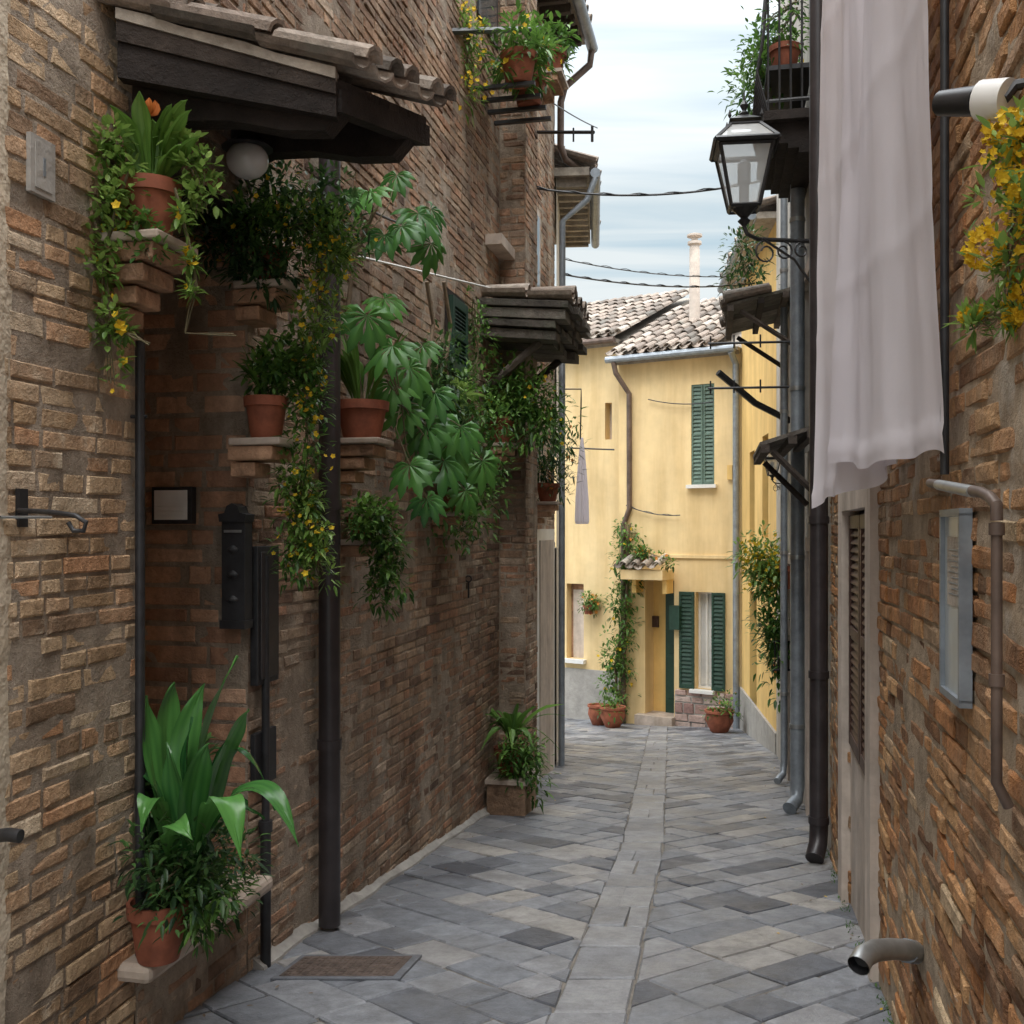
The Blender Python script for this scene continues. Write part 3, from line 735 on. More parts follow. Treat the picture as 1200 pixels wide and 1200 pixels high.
mb.tube([FY.pt(.02,2.46,.22),FY.pt(.05,2.3,.2),FY.pt(.2,2.0,.06),FY.pt(.2,.3,.05),FY.pt(.1,.05,.05),FY.pt(.1,-2.9,.05)],.04,'rustpipe',10,.5)
mb.tube([FY.pt(FY.L-.08,2.46,.22),FY.pt(FY.L-.06,2.3,.06),FY.pt(FY.L-.06,-2.9,.05)],.045,'zinc',10,.5)
mb.make('tiled_roof',hy)
mb=MB(); mb.fbox(FY,ent[0]-.2,ent[1]+.0,ent[3]+.02,ent[3]+.16,-.0,.42,'yellow'); 
for k in(ent[0]-.1,ent[1]-.08): mb.fbox(FY,k,k+.07,ent[3]-.18,ent[3]+.02,0,.25,'yellow2')
tile_roof(mb,FY.pt(ent[0]-.22,ent[3]+.17,.46),u3,Vector((-FY.n.x*.93,-FY.n.y*.93,.36)),4,1)
mb.make('entrance_canopy',hy,bevel=.005)
mb=MB(); c=W(814,372,16.0); mb.lathe((c.x,c.y,c.z-.3),[(.085,0),(.085,.3),(.08,1.35),(.075,1.42),(.11,1.44),(.11,1.48),(.05,1.49),(.05,1.54),(.12,1.56),(.12,1.59),(.02,1.62)],'beige',14,.5)
mb.make('chimney_pipe',hy,smooth=True,auto=40)
hz=empty('yellow_house'); A0=(-1.6,17.9);A1=(1.68,15.75)
FZ=Frame(A0,A1)
if FZ.n.y>0: FZ.n=-FZ.n
mb=MB()
h1=ph(FZ,664,684,684,772); h2=ph(FZ,709,717,472,515)
holed_wall(mb,FZ,0,FZ.L,-3.4,2.85,[h1,h2],'yellow',.2)
mb.fbox(FZ,h1[0],h1[1],h1[2],h1[3],-.2,-.16,'terrabr'); mb.fbox(FZ,h1[0]+.05,h1[1]-.06,h1[2],h1[3]-.1,-.16,-.13,'beige'); mb.fbox(FZ,h2[0],h2[1],h2[2],h2[3],-.2,-.16,'beige')
mb.fbox(FZ,0,FZ.L-.005,-3.3,-2.2,0,.03,'greybase')
mb.fbox(FZ,h1[0]-.05,h1[1]+.05,h1[2]-.06,h1[2],-.02,.1,'white')
mb.fbox(FZ,0,FZ.L,-3.4,2.8,-4,-.21,'yellow')
mb.fbox(FZ,0,FZ.L,2.85,2.91,-.3,.18,'palewood')
u4=Vector((FZ.a.x,FZ.a.y,0)); v4=Vector((-FZ.n.x*.92,-FZ.n.y*.92,.39)); tile_roof(mb,FZ.pt(0,2.93,.22),u4,v4,24,9)
P=[FZ.pt(0,2.86,.1),FZ.pt(FZ.L,2.86,.1),FZ.pt(FZ.L,2.86,.1)+v4*3.2,FZ.pt(0,2.86,.1)+v4*3.2]; mb.hexa([p-Vector((0,0,.05)) for p in P]+P,'palewood')
mb.tube([FZ.pt(0,2.88,.24),FZ.pt(FZ.L,2.88,.24)],.05,'rustpipe',10,.5)
mb.make('walls_and_roof',hz)
hb=empty('tiled_roof_house'); mb=MB()
O=Vector((1.2,18.2,3.1)); u5=Vector((.85,-.53,0)).normalized(); v5=Vector((.48,.77,.42)).normalized()
tile_roof(mb,O,u5,v5,22,9)
P=[O-Vector((0,0,.06)),O+u5*4-Vector((0,0,.06)),O+u5*4+v5*3.2-Vector((0,0,.06)),O+v5*3.2-Vector((0,0,.06))]
mb.hexa([p-Vector((0,0,.1)) for p in P]+P,'palewood')
Q=[Vector((p.x,p.y,-3)) for p in P]; mb.hexa(Q+[p-Vector((0,0,.11)) for p in P],'yellow')
mb.make('walls_and_roof',hb)

# ---------------------------------------------------------------- street lamp
def street_lamp(name,c,sc,wallp,rot0=-.12):
    mb=MB(); Z=Vector((0,0,1))
    def ring(z,h):
        return [c+Vector((math.cos(rot0+math.pi/4+k*math.pi/2)*h*1.414,math.sin(rot0+math.pi/4+k*math.pi/2)*h*1.414,z)) for k in range(4)]
    t=.012*sc; b=ring(-.22*sc,.085*sc); m_=ring(.13*sc,.155*sc); e=ring(.15*sc,.185*sc); k=ring(.27*sc,.085*sc); k2=ring(.30*sc,.095*sc)
    for i in range(4):
        j=(i+1)%4
        mb.tube([b[i],m_[i]],t,'black',4); mb.tube([b[i],b[j]],t,'black',4); mb.tube([m_[i],m_[j]],t*1.1,'black',4); mb.tube([e[i],e[j]],t*1.2,'black',4)
        mb.tube([e[i],k[i]],t,'black',4); mb.tube([k[i],k[j]],t,'black',4)
        mb.add([b[i],b[j],m_[j],m_[i]],[(0,1,2,3)],'glass',.5); mb.add([e[i],e[j],k[j],k[i]],[(0,1,2,3)],'glass',.5)
    mb.add(m_+e,[(0,1,5,4),(1,2,6,5),(2,3,7,6),(3,0,4,7)],'black')
    apex=c+Z*.36*sc
    mb.add(k2+[apex],[(0,1,4),(1,2,4),(2,3,4),(3,0,4),(3,2,1,0)],'black')
    mb.lathe(apex-Z*.02*sc,[(.02*sc,0),(.03*sc,.02*sc),(.012*sc,.04*sc),(.028*sc,.07*sc),(.008*sc,.1*sc),(.004*sc,.15*sc)],'black',8)
    for a in range(4):
        q=k2[a]; mb.lathe(q,[(.004*sc,0),(.012*sc,.015*sc),(.002*sc,.05*sc)],'black',6)
    mb.lathe(c-Z*.33*sc,[(.012*sc,0),(.04*sc,.03*sc),(.02*sc,.05*sc),(.07*sc,.10*sc),(.09*sc,.11*sc)],'black',10)
    mb.lathe(c-Z*.2*sc,[(.03*sc,0),(.03*sc,.12*sc),(.04*sc,.14*sc),(.04*sc,.25*sc),(.01*sc,.28*sc)],'zinc',10)
    j0=c-Z*.33*sc
    mb.tube([j0,j0-Z*.05*sc+Vector((.02,0,0)),j0-Z*.07*sc+Vector((.1,.04,0)),Vector((wallp.x,wallp.y,j0.z-.07*sc))],.013*sc,'black',8)
    dv=Vector((wallp.x-j0.x,wallp.y-j0.y,0)); L=dv.length; dv.normalize()
    base=j0-Z*.07*sc
    for st,r0,sgn in((.30,.075,1),(.55,.06,-1),(.8,.05,1)):
        cc=base+dv*L*st-Z*(r0*sc+.01)
        mb.tube([cc+ (dv*math.cos(a)+Z*math.sin(a))*r0*sc*(1-.6*i/16) for i,a in enumerate([math.pi/2+sgn*2.4*math.pi*i/16 for i in range(17)])],.006*sc,'black',6)
    mb.tube([base+dv*L*.25,base+dv*L*.7-Z*.12*sc,Vector((wallp.x,wallp.y,base.z-.30*sc))],.008*sc,'black',6)
    mb.box((wallp.x,wallp.y,base.z-.13*sc),.03,.05,.45*sc,'black')
    return mb.make(name,smooth=False)
lc=W(872,202,6.6); street_lamp('street_lamp',lc,1.05,FG.pt(.95,0,.0))
lc2=W(905,545,9.2); street_lamp('street_lamp',lc2,.42,Vector((2.46,9.25,0)))

# ---------------------------------------------------------------- downpipes
mb=MB(); p=FL.pt(S(4.30),0,.07)
mb.tube([(p.x,p.y,1.75),(p.x,p.y,G(p.y)+.02)],.046,'brownpipe',16)
for z in(1.1,.1,-.9): mb.tube([(p.x,p.y,z-.02),(p.x,p.y,z+.02)],.052,'brownpipe',16)
mb.make('downpipe',smooth=True,auto=50)
mb=MB(); p=FL.pt(S(3.80),0,.03)
mb.tube([(p.x,p.y,-.1),(p.x,p.y,-1.1)],.015,'black',12); mb.tube([(p.x,p.y,-1.1),(p.x,p.y,G(p.y))],.02,'black',12); mb.tube([(p.x,p.y,-1.12),(p.x,p.y,-1.08)],.026,'black',12)
mb.make('gas_pipe',smooth=True,auto=50)
mb=MB(); p=FL.pt(S(3.01),0,.025); mb.tube([(p.x,p.y,.55),(p.x,p.y,-1.25)],.014,'black',10); mb.tube([(p.x-.04,p.y,.33),(p.x+.02,p.y,.33)],.006,'black',6); mb.make('iron_rod',smooth=True,auto=50)
mb=MB(); q=FR.pt(SR(5.62),0,.07)
mb.tube([(q.x,q.y,3.2),(q.x,q.y,G(q.y)+.18),(q.x-.01,q.y-.02,G(q.y)+.10),(q.x-.05,q.y-.09,G(q.y)+.04)],.05,'brownpipe',14)
for z in(0.05,-.8,-1.6): mb.tube([(q.x,q.y,z-.02),(q.x,q.y,z+.02)],.056,'brownpipe',14)
mb.make('downpipe',smooth=True,auto=50)
for s,r in((1.55,.05),(3.0,.03)):
    mb=MB(); q=FG.pt(s,0,.07)
    mb.tube([(q.x,q.y,3.0),(q.x,q.y,G(q.y)+.18),(q.x-.02,q.y-.03,G(q.y)+.09),(q.x-.09,q.y-.12,G(q.y)+.05)],r,'zinc',14)
    for z in(2.2,1,-.2,-1.4): mb.tube([(q.x,q.y,z-.015),(q.x,q.y,z+.015)],r+.006,'steel',14)
    mb.make('downpipe',smooth=True,auto=50)

# ---------------------------------------------------------------- big tiled canopy on the left
mb=MB()
A=W(140,22,2.88);B=W(395,92,3.05);C=W(500,138,3.5);D=FL.pt(S(3.75),1.62,0)
def slabq(q,t,mat,rnd=None): mb.hexa([Vector(p)-Vector((0,0,t)) for p in q]+[Vector(p) for p in q],mat,rnd)
n=9
for i in range(n):
    t0=i/n;t1=(i+.95)/n
    slabq([A.lerp(D,t0),B.lerp(C,t0),B.lerp(C,t1),A.lerp(D,t1)],.03,'wood',U(0,.5))
Zv=Vector((0,0,1)); yv=Vector((0,-.03,0))
n=7
for i in range(n):
    a=A.lerp(B,i/n); b=A.lerp(B,(i+1)/n); e0=.004*math.sin(i*2.1); e1=.004*math.sin((i+1)*2.1)
    mb.hexa([a-Zv*.012+yv,b-Zv*.012+yv,b-Zv*.012-yv,a-Zv*.012-yv,a+Zv*(.018+e0)+yv,b+Zv*(.018+e1)+yv,b+Zv*(.018+e1)-yv,a+Zv*(.018+e0)-yv],'palewood',.6)
mb.hexa([A-Zv*.07+yv*.8,B-Zv*.055+yv*.8,B-Zv*.055-yv,A-Zv*.07-yv,A-Zv*.013+yv*.8,B-Zv*.013+yv*.8,B-Zv*.013-yv,A-Zv*.013-yv],'wood',.5)
mb.hexa([A-Zv*.17+yv*.5,B-Zv*.12+yv*.5,B-Zv*.12-yv,A-Zv*.17-yv,A-Zv*.072+yv*.5,B-Zv*.057+yv*.5,B-Zv*.057-yv,A-Zv*.072-yv],'wood',.05)
for t in(0.12,.85):
    a=A.lerp(D,t);b=B.lerp(C,t); 
    pts=[(0,-.05),(.92,-.05),(.98,-.10),(.9,-.17),(.7,-.20),(.45,-.21),(.2,-.25),(0,-.34)]
    f=[];g=[]
    for u_,z_ in pts:
        p=a.lerp(b,u_)+Zv*z_; f.append(p+Vector((-.008,-.035,0))); g.append(p+Vector((.008,.035,0)))
    k=len(pts); mb.add(f+g,[tuple(range(k)),tuple(range(2*k-1,k-1,-1))]+[(i,i+k,(i+1)%k+k,(i+1)%k) for i in range(k)],'wood',.1)
for t in(.06,.55,.97):
    a=A.lerp(B,t);b=D.lerp(C,t); mb.hexa([a-Zv*.10+Vector((-.03,.01,0)),b-Zv*.10+Vector((-.03,0,0)),b-Zv*.10+Vector((.03,0,0)),a-Zv*.10+Vector((.03,.01,0)),a-Zv*.032+Vector((-.03,.01,0)),b-Zv*.032+Vector((-.03,0,0)),b-Zv*.032+Vector((.03,0,0)),a-Zv*.032+Vector((.03,.01,0))],'wood',.1)
v_=(A-B).normalized(); u_=(C-B).normalized()
tile_roof(mb,B+Zv*.02-v_*.06-u_*.02,u_,v_,5,3,.125,.25)
mb.make('tiled_wooden_canopy')
mb=MB(); a=S(7.1)
for i,(z,th_,o,e) in enumerate(((1.34,.07,.50,.0),(1.415,.05,.56,.03),(1.47,.07,.58,.04),(1.545,.05,.62,.06))):
    n=5
    for k in range(n):
        s0=a-e+(1.05+2*e)*k/n; s1=a-e+(1.05+2*e)*(k+.97)/n
        oo=o+U(-.04,.04); sl=.05
        mb.hexa([FL.pt(s0,z,0),FL.pt(s1,z,0),FL.pt(s1,z-sl+U(-.006,.006),oo),FL.pt(s0,z-sl,oo),FL.pt(s0,z+th_-.004,0),FL.pt(s1,z+th_-.004,0),FL.pt(s1,z+th_-.004-sl,oo),FL.pt(s0,z+th_-.004-sl+U(-.01,.01),oo)],'oldslab',U(0,.8))
tile_roof(mb,FL.pt(a,1.555,.62),Vector((FL.a.x,FL.a.y,0)),Vector((-FL.n.x*.985,-FL.n.y*.985,.10)),6,2,tl=.28)
for s in(a+.1,a+.9): mb.tube([FL.pt(s,.98,.0),FL.pt(s,1.3,.40)],.03,'wood',6)
mb.make('wooden_door_canopy',bevel=.006)

mb=MB(); c=W(290,188,3.40)
mb.tube([FL.pt(S(3.74),c.z+.02,-.0),c+Vector((-.05,0,.03)),c+Vector((0,0,.07))],.008,'black',6)
mb.lathe(c+Vector((0,0,.04)),[(.03,0),(.085,-.0),(.03,.035)],'black',14)
mb.lathe(c-Vector((0,0,.055)),[(.002,0)]+[(.07*math.sin(a),.055-.06*math.cos(a)) for a in [math.pi*i/12 for i in range(1,11)]]+[(.04,.1)],'globe',18)
mb.make('globe_wall_lamp',smooth=True,auto=45)
mb=MB(); s0,s1,z0,z1=pbox(mb,FL,36,65,162,230,.0,.014,'greybase',.5); mb.fbox(FL,s0+.015,s1-.015,z0+.015,z1-.015,.014,.017,'greybase'); mb.fbox(FL,(s0+s1)/2-.004,(s0+s1)/2+.006,z0+.05,z1-.05,.017,.018,'zinc'); mb.make('house_number_sign',bevel=.003)
mb=MB()
mb.fbox(FL,FL.hit(18,590)[0],FL.hit(28,590)[0],.005,.10,.0,.012,'black')
mb.tube([FL.P(22,598,.01),W(60,600,2.42),W(88,604,2.4),W(101,612,2.4),W(98,622,2.4),W(86,622,2.4),W(80,612,2.4)],.006,'black',8)
mb.tube([FL.P(0,606,.01),FL.P(60,606,.03)],.004,'steel',6)
mb.make('iron_hook_bracket',smooth=True,auto=50)
mb=MB(); mb.tube([FL.P(-8,980,.03),FL.P(10,978,.09),FL.P(24,980,.12)],.016,'black',10); mb.make('iron_handle',smooth=True,auto=50)
mb=MB(); s0,s1,z0,z1=FJ.hit(183,570)[0],FJ.hit(230,570)[0],FJ.hit(205,614)[1],FJ.hit(205,571)[1]
s0,s1=sorted((s0,s1)); mb.fbox(FJ,s0,s1,z0,z1,0,.03,'black'); mb.fbox(FJ,s0+.018,s1-.012,z0+.015,z1-.012,.03,.034,'white'); 
for i in range(2): mb.fbox(FJ,s0+.028,s1-.022,z0+.03+i*.02,z0+.045+i*.02,.034,.037,'white')
mb.make('intercom_panel',bevel=.003)
mb=MB(); x0,x1=sorted((FJ.hit(268,600)[0],FJ.hit(297,600)[0])); zt=FJ.hit(280,592)[1]; zb=FJ.hit(280,735)[1]
mb.fbox(FJ,x0+.004,x1-.004,zb+.03,zt-.06,.0,.06,'black')
pts=[(x0,zt-.06),(x0-.004,zt-.035),(x0+.02,zt-.03),((x0+x1)/2-.02,zt-.005),((x0+x1)/2,zt+.005),((x0+x1)/2+.02,zt-.005),(x1-.02,zt-.03),(x1+.004,zt-.035),(x1,zt-.06)]
f=[FJ.pt(a,z,.07) for a,z in pts]; g=[FJ.pt(a,z,.0) for a,z in pts]; k=len(pts)
mb.add(f+g,[tuple(range(k)),tuple(range(2*k-1,k-1,-1))]+[(i,(i+1)%k,(i+1)%k+k,i+k) for i in range(k)],'black')
mb.fbox(FJ,x0,x1,zb,zb+.03,0,.07,'black'); mb.fbox(FJ,x0+.015,x1-.015,zt-.10,zt-.09,.06,.066,'steel')
for i in range(3): 
    cc=FJ.pt((x0+x1)/2,zt-.16-.09*i,.062); mb.lathe(cc-Vector((0,0,.015)),[(.004,0),(.022,.012),(.022,.018),(.004,.03)],'black',10,sy=.4)
mb.make('mailbox',bevel=.004)
mb=MB(); s0,s1,z0,z1=pbox(mb,FL,302,327,640,800,.0,.03,'black'); mb.fbox(FL,s0+.02,s1-.02,z0+.02,z1-.02,.03,.036,'brownpipe'); mb.fbox(FL,s0,s1,-.95,-.75,.0,.02,'black'); mb.make('meter_cabinet_door',bevel=.003)
mb=MB(); q=FL.P(549,690,.015)
mb.tube([q+Vector((0,0,.05)),q-Vector((0,0,.06))],.006,'black',6); mb.tube([q+Vector((.02*math.cos(a),0,.065+.02*math.sin(a))) for a in [i*math.pi/5 for i in range(11)]],.005,'black',6); mb.make('iron_key_ornament')
def cable(name,pts,r=.006,sag=.0,mat='black',n=14,twist=False):
    mb=MB(); a,b=pts[0],pts[-1]
    P=[a.lerp(b,i/n)-Vector((0,0,sag*4*(i/n)*(1-i/n))) for i in range(n+1)]
    mb.tube(P,r,mat,6)
    if twist:
        L=(b-a).length; m_=int(L/.05)
        mb.tube([a.lerp(b,i/m_)-Vector((0,0,sag*4*(i/m_)*(1-i/m_)))+Vector((0,.012*math.cos(i*1.1+.4*math.sin(i*.7)),.010*math.sin(i*1.1)+.006)) for i in range(m_+1)],r*.6,mat,5)
    return mb.make(name)
cable('overhead_cable',[FL.P(617,219,.02),FG.pt(3.0,3.02,.02)],.009,.12,twist=True)
cable('overhead_cable',[FC.pt(.5,2.62,.02),FYs.pt(1.5,3.0,.05)],.009,.08,twist=True)
cable('overhead_cable',[FC.pt(.5,2.78,.02),FYs.pt(1.5,3.1,.05)],.006,.08,twist=True)
cable('overhead_cable',[FL.P(570,60,.02),FL.P(700,150,.3)],.006,.05)
cable('clothesline',[FL.P(405,297,.05),FL.P(648,355,.06)],.006,.0,'white')
cable('wall_cable',[FL.P(378,210,.03),FL.P(470,262,.03)],.006,.02)
cable('wall_cable',[FY.pt(.5,1.9,.05),FY.pt(1.5,1.8,.05)],.008,.05)
cable('wall_cable',[FY.pt(.15,.35,.05),FY.pt(1.0,.2,.05)],.008,.05,twist=True)
mb=MB(); mb.tube([FL.P(612,155,0),W(696,155,7.95)],.014,'black',6); mb.tube([W(694,148,7.95),W(694,166,7.95)],.012,'black',6); mb.tube([W(672,150,7.95),W(672,166,7.95)],.008,'black',6); mb.make('clothesline_bracket')
mb=MB(); mb.tube([FG.pt(3.3,.95,.0),FG.pt(3.2,1.1,.3),FG.pt(3.0,1.35,.62)],.03,'black',6); mb.make('iron_strut')
for (z) in (1.25,.9,):
    mb=MB(); mb.tube([FG.pt(2.2,z+.2,0),FG.pt(2.15,z+.2,.7)],.010,'black',6)
    for o in(.3,.5,.68): mb.tube([FG.pt(2.17,z+.16,o),FG.pt(2.17,z+.26,o)],.007,'black',5)
    mb.make('clothesline_bracket')
mb=MB()
mb.tube([W(660,456,10.2),W(681,456,10.2),W(681,470,10.2),W(680,515,10.2)],.008,'black',6)
pc=W(682,614,10.2); prof=[(.065,0),(.075,.03),(.068,.25),(.05,.5),(.03,.72),(.012,.86)]
vs=[];fs=[];sg=20
for r,z in prof:
    for k in range(sg):
        a=2*math.pi*k/sg; rr=r*(1 if k%2 else .72); vs.append((pc.x+math.cos(a)*rr,pc.y+math.sin(a)*rr*.7,pc.z+z))
for i in range(len(prof)-1):
    for k in range(sg): a=i*sg+k;b=i*sg+(k+1)%sg; fs.append((a,b,b+sg,a+sg))
mb.add(vs,fs,'cloth',.5)
mb.tube([W(668,525,10.2),W(720,527,10.2)],.008,'black',5); mb.make('folded_parasol')

# ---------------------------------------------------------------- corbel shelves + pots on left
def corbel(mb,F,s,z,out,wid,steps=3,mat='terrabr'):
    mb.fbox(F,s-wid/2-.015,s+wid/2+.015,z-.026,z,0,out+.015,'marble',.4)
    zz=z-.028
    for i in range(steps):
        o=out*(1-(i*.9+.25)/(steps+.2)); h=.05; ws=wid/2-.015*i+U(-.008,.008)
        mb.fbox(F,s-ws,s+ws+U(-.01,.01),zz-h,zz,-.01,o,mat); zz-=h+.006
sh=empty('brick_corbel_shelves'); mb=MB()
def shelf(px,py,out,wid,steps=3):
    s,z=FL.hit(px,py,out*.55); corbel(mb,FL,s,z,out,wid,steps); return FL.pt(s,z,out*.55)
pA=shelf(176,282,.17,.19,4)
pB=shelf(312,515,.18,.16,2)
pC=shelf(424,515,.22,.18,4)
pC2=shelf(425,632,.14,.15,1)
pD=shelf(588,520,.20,.2,3)
pE=shelf(642,588,.22,.2,3)
pF=shelf(318,335,.18,.18,2)
pG=shelf(528,600,.15,.18,2)
mb.make('shelves',sh,bevel=.006)

mb=MB(); r=.082; pot(mb,pA,r,.165)
T=pA+Vector((0,0,.15))
for (dx,dz,bx) in((-.05,.20,-.1),(.0,.24,.0),(.05,.22,.1),(.11,.20,.09),(-.10,.10,-.07),(.03,.18,-.03),(.13,.13,.09),(.08,.10,.1),(-.06,.15,-.05),(.09,.24,.09)):
    strap(mb,T+Vector((dx*.2,U(-.02,.02),-.02)),T+Vector((dx*.5,U(-.06,-.0),dz*.9)),T+Vector((dx+bx*.3,U(-.09,-.02),dz)),.06,'leaf',U(.6,1),10,.4)
mb.tube([T,T+Vector((.0,-.02,.20))],.005,'stem',6)
for k in range(6):
    a=k*math.pi/3; q=T+Vector((0,-.02,.20)); strap(mb,q,q+Vector((.03*math.cos(a),.03*math.sin(a),.01)),q+Vector((.02*math.cos(a),.02*math.sin(a),.045)),.03,'flowero',None,5,.3)
d=pA.y
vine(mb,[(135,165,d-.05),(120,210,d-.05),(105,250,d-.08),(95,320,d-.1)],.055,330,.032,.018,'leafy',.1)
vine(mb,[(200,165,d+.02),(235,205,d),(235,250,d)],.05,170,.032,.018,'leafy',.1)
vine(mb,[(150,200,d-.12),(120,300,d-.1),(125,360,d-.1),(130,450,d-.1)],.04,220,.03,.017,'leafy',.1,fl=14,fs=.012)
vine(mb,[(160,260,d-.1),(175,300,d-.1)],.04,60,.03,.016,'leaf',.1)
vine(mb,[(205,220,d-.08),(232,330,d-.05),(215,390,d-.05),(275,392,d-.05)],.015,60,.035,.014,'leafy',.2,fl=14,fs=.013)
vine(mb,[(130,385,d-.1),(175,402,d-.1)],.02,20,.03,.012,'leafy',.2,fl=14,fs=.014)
pmake(mb,'potted_plant')
mb=MB(); pot(mb,pF,.065,.13); d=pF.y
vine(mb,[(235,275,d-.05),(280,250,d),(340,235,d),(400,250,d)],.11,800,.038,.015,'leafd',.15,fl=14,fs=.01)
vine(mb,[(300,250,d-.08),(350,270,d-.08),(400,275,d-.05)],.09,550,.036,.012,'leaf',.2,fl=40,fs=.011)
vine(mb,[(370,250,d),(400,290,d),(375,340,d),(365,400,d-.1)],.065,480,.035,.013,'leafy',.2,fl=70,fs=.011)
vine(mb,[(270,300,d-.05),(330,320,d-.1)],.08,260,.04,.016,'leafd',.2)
pmake(mb,'potted_plant')
mb=MB(); pot(mb,pB,.075,.15); d=pB.y
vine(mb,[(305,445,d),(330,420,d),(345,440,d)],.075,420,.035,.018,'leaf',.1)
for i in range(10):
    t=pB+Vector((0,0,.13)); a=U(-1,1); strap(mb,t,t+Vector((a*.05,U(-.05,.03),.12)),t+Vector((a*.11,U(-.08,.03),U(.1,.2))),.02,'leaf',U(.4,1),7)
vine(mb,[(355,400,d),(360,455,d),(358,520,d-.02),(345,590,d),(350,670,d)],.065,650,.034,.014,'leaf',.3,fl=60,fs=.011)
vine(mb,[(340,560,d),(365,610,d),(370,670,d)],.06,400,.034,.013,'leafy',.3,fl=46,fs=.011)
pmake(mb,'potted_plant')
mb=MB(); pot(mb,pC,.115,.165); d=pC.y
tr=[pC+Vector((0,0,.14)),W(408,360,d),W(415,300,d-.03),W(440,245,d-.05),W(455,215,d)]
mb.tube(tr,.013,'bark',8,.5,.007)
T=pC+Vector((0,0,.15))
for i in range(26):
    a=U(-1,1); b=U(-.7,.4); strap(mb,T+Vector((a*.04,b*.03,0)),T+Vector((a*.09,b*.1,.2)),T+Vector((a*.22,b*.16,U(.16,.38))),.038,'leaf',U(.5,1),9,.3)
for (x,y,dd,nx,nz,rr) in ((435,225,-.1,-.3,.6,.13),(490,250,-.1,.3,.4,.16),(505,285,-.05,.5,.3,.15),(465,205,.05,.1,.8,.12),(470,265,-.15,0,.5,.12),(415,225,0,-.3,.8,.10),
    (430,370,-.1,-.1,.6,.16),(460,405,-.15,.1,.5,.18),(480,430,-.05,.4,.4,.15),(500,500,-.05,.3,.3,.17),(520,540,-.1,.3,.3,.20),(480,545,-.15,0,.4,.15),(540,500,-.05,.4,.4,.16),(510,460,-.1,.2,.7,.15),(545,575,-.05,.5,.2,.14),(500,585,-.1,.1,.3,.12),(450,350,.0,0,.8,.13),(475,480,.0,0,.5,.15),(495,405,.05,.3,.6,.13),(530,520,.05,.3,.5,.16),(460,450,.05,-.2,.6,.14),(565,540,.1,.4,.3,.15),(505,245,.05,.4,.5,.13),(450,275,-.05,0,.6,.12)):
    c=W(x,y,d+dd+max(0,(x-450)*.006)); palm_leaf(mb,c,Vector((nx+U(-.5,.5),-1,nz+U(-.4,.5))),Vector((U(-.4,.8),0,-1)),rr*U(.85,1.15),'leafp',9,U(.05,.75))
    mb.tube([tr[2] if y<330 else W(470,470,d+.1),c.lerp(W(440,330 if y<330 else 470,d),.4)+Vector((0,0,.05)),c],.003,'stem',5)
vine(mb,[(430,600,d),(455,640,d),(452,700,d)],.08,460,.04,.018,'leaf',.3)
pot(mb,pC2,.07,.10)
vine(mb,[(420,610,d-.2),(450,600,d)],.06,160,.04,.018,'leaf',.2)
pmake(mb,'potted_palmate_shrub')
mb=MB(); 
def onw(px,py,off=.15): return FL.P(px,py,off)
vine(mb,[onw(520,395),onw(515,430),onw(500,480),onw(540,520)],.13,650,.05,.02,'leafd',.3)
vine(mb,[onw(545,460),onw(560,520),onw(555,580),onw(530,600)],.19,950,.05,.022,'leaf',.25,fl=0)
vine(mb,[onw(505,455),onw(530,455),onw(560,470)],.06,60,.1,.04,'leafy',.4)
for q in (500,520):
    mb.tube([onw(q,330),onw(q+8,380),onw(q+2,430),onw(q+10,470)],.011,'bark',6)
vine(mb,[onw(555,350,.05),onw(560,400,.05),onw(550,450,.08)],.09,160,.05,.02,'leaf',.3)
pot(mb,pG,.09,.12)
pmake(mb,'climbing_plant')
mb=MB(); pot(mb,pD,.11,.18); d=pD.y
vine(mb,[(575,470,d),(600,460,d),(625,480,d),(640,500,d)],.19,800,.07,.024,'leaf',.35,fl=40,fs=.015)
for i in range(14):
    t=pD+Vector((0,0,.18)); a=U(-1,1); strap(mb,t,t+Vector((a*.1,U(-.1,.05),.2)),t+Vector((a*.28,U(-.15,.05),U(.05,.3))),.045,'leafy',U(.3,1),7)
pmake(mb,'potted_plant')
mb=MB(); pot(mb,pE,.10,.16); d=pE.y
vine(mb,[(645,565,d),(650,540,d),(655,525,d)],.16,420,.07,.016,'leafd',.1,fl=18,flmat='flowero',fs=.02); pmake(mb,'potted_plant')
mb=MB(); c=FL.pt(S(7.35),G(7.35),.16)
F7=FL; mb.fbox(FL,S(7.15),S(7.55),G(7.35)-.05,G(7.35)+.24,.03,.30,'brickL',.3); mb.fbox(FL,S(7.13),S(7.57),G(7.35)+.242,G(7.35)+.27,.02,.32,'marble',.3)
pot(mb,c+Vector((0,0,.27)),.12,.19); t=c+Vector((0,0,.46))
for i in range(22):
    a=U(-.7,1); b=U(-1,.6); strap(mb,t,t+Vector((a*.15,b*.1,.3)),t+Vector((a*.5,b*.25,U(.0,.32))),.055,'leaf',U(.2,.9),8)
vine(mb,[(600,870,7.2),(615,890,7.2),(618,915,7.2)],.13,420,.06,.022,'leaf',.3,fl=0)
pmake(mb,'potted_plant')

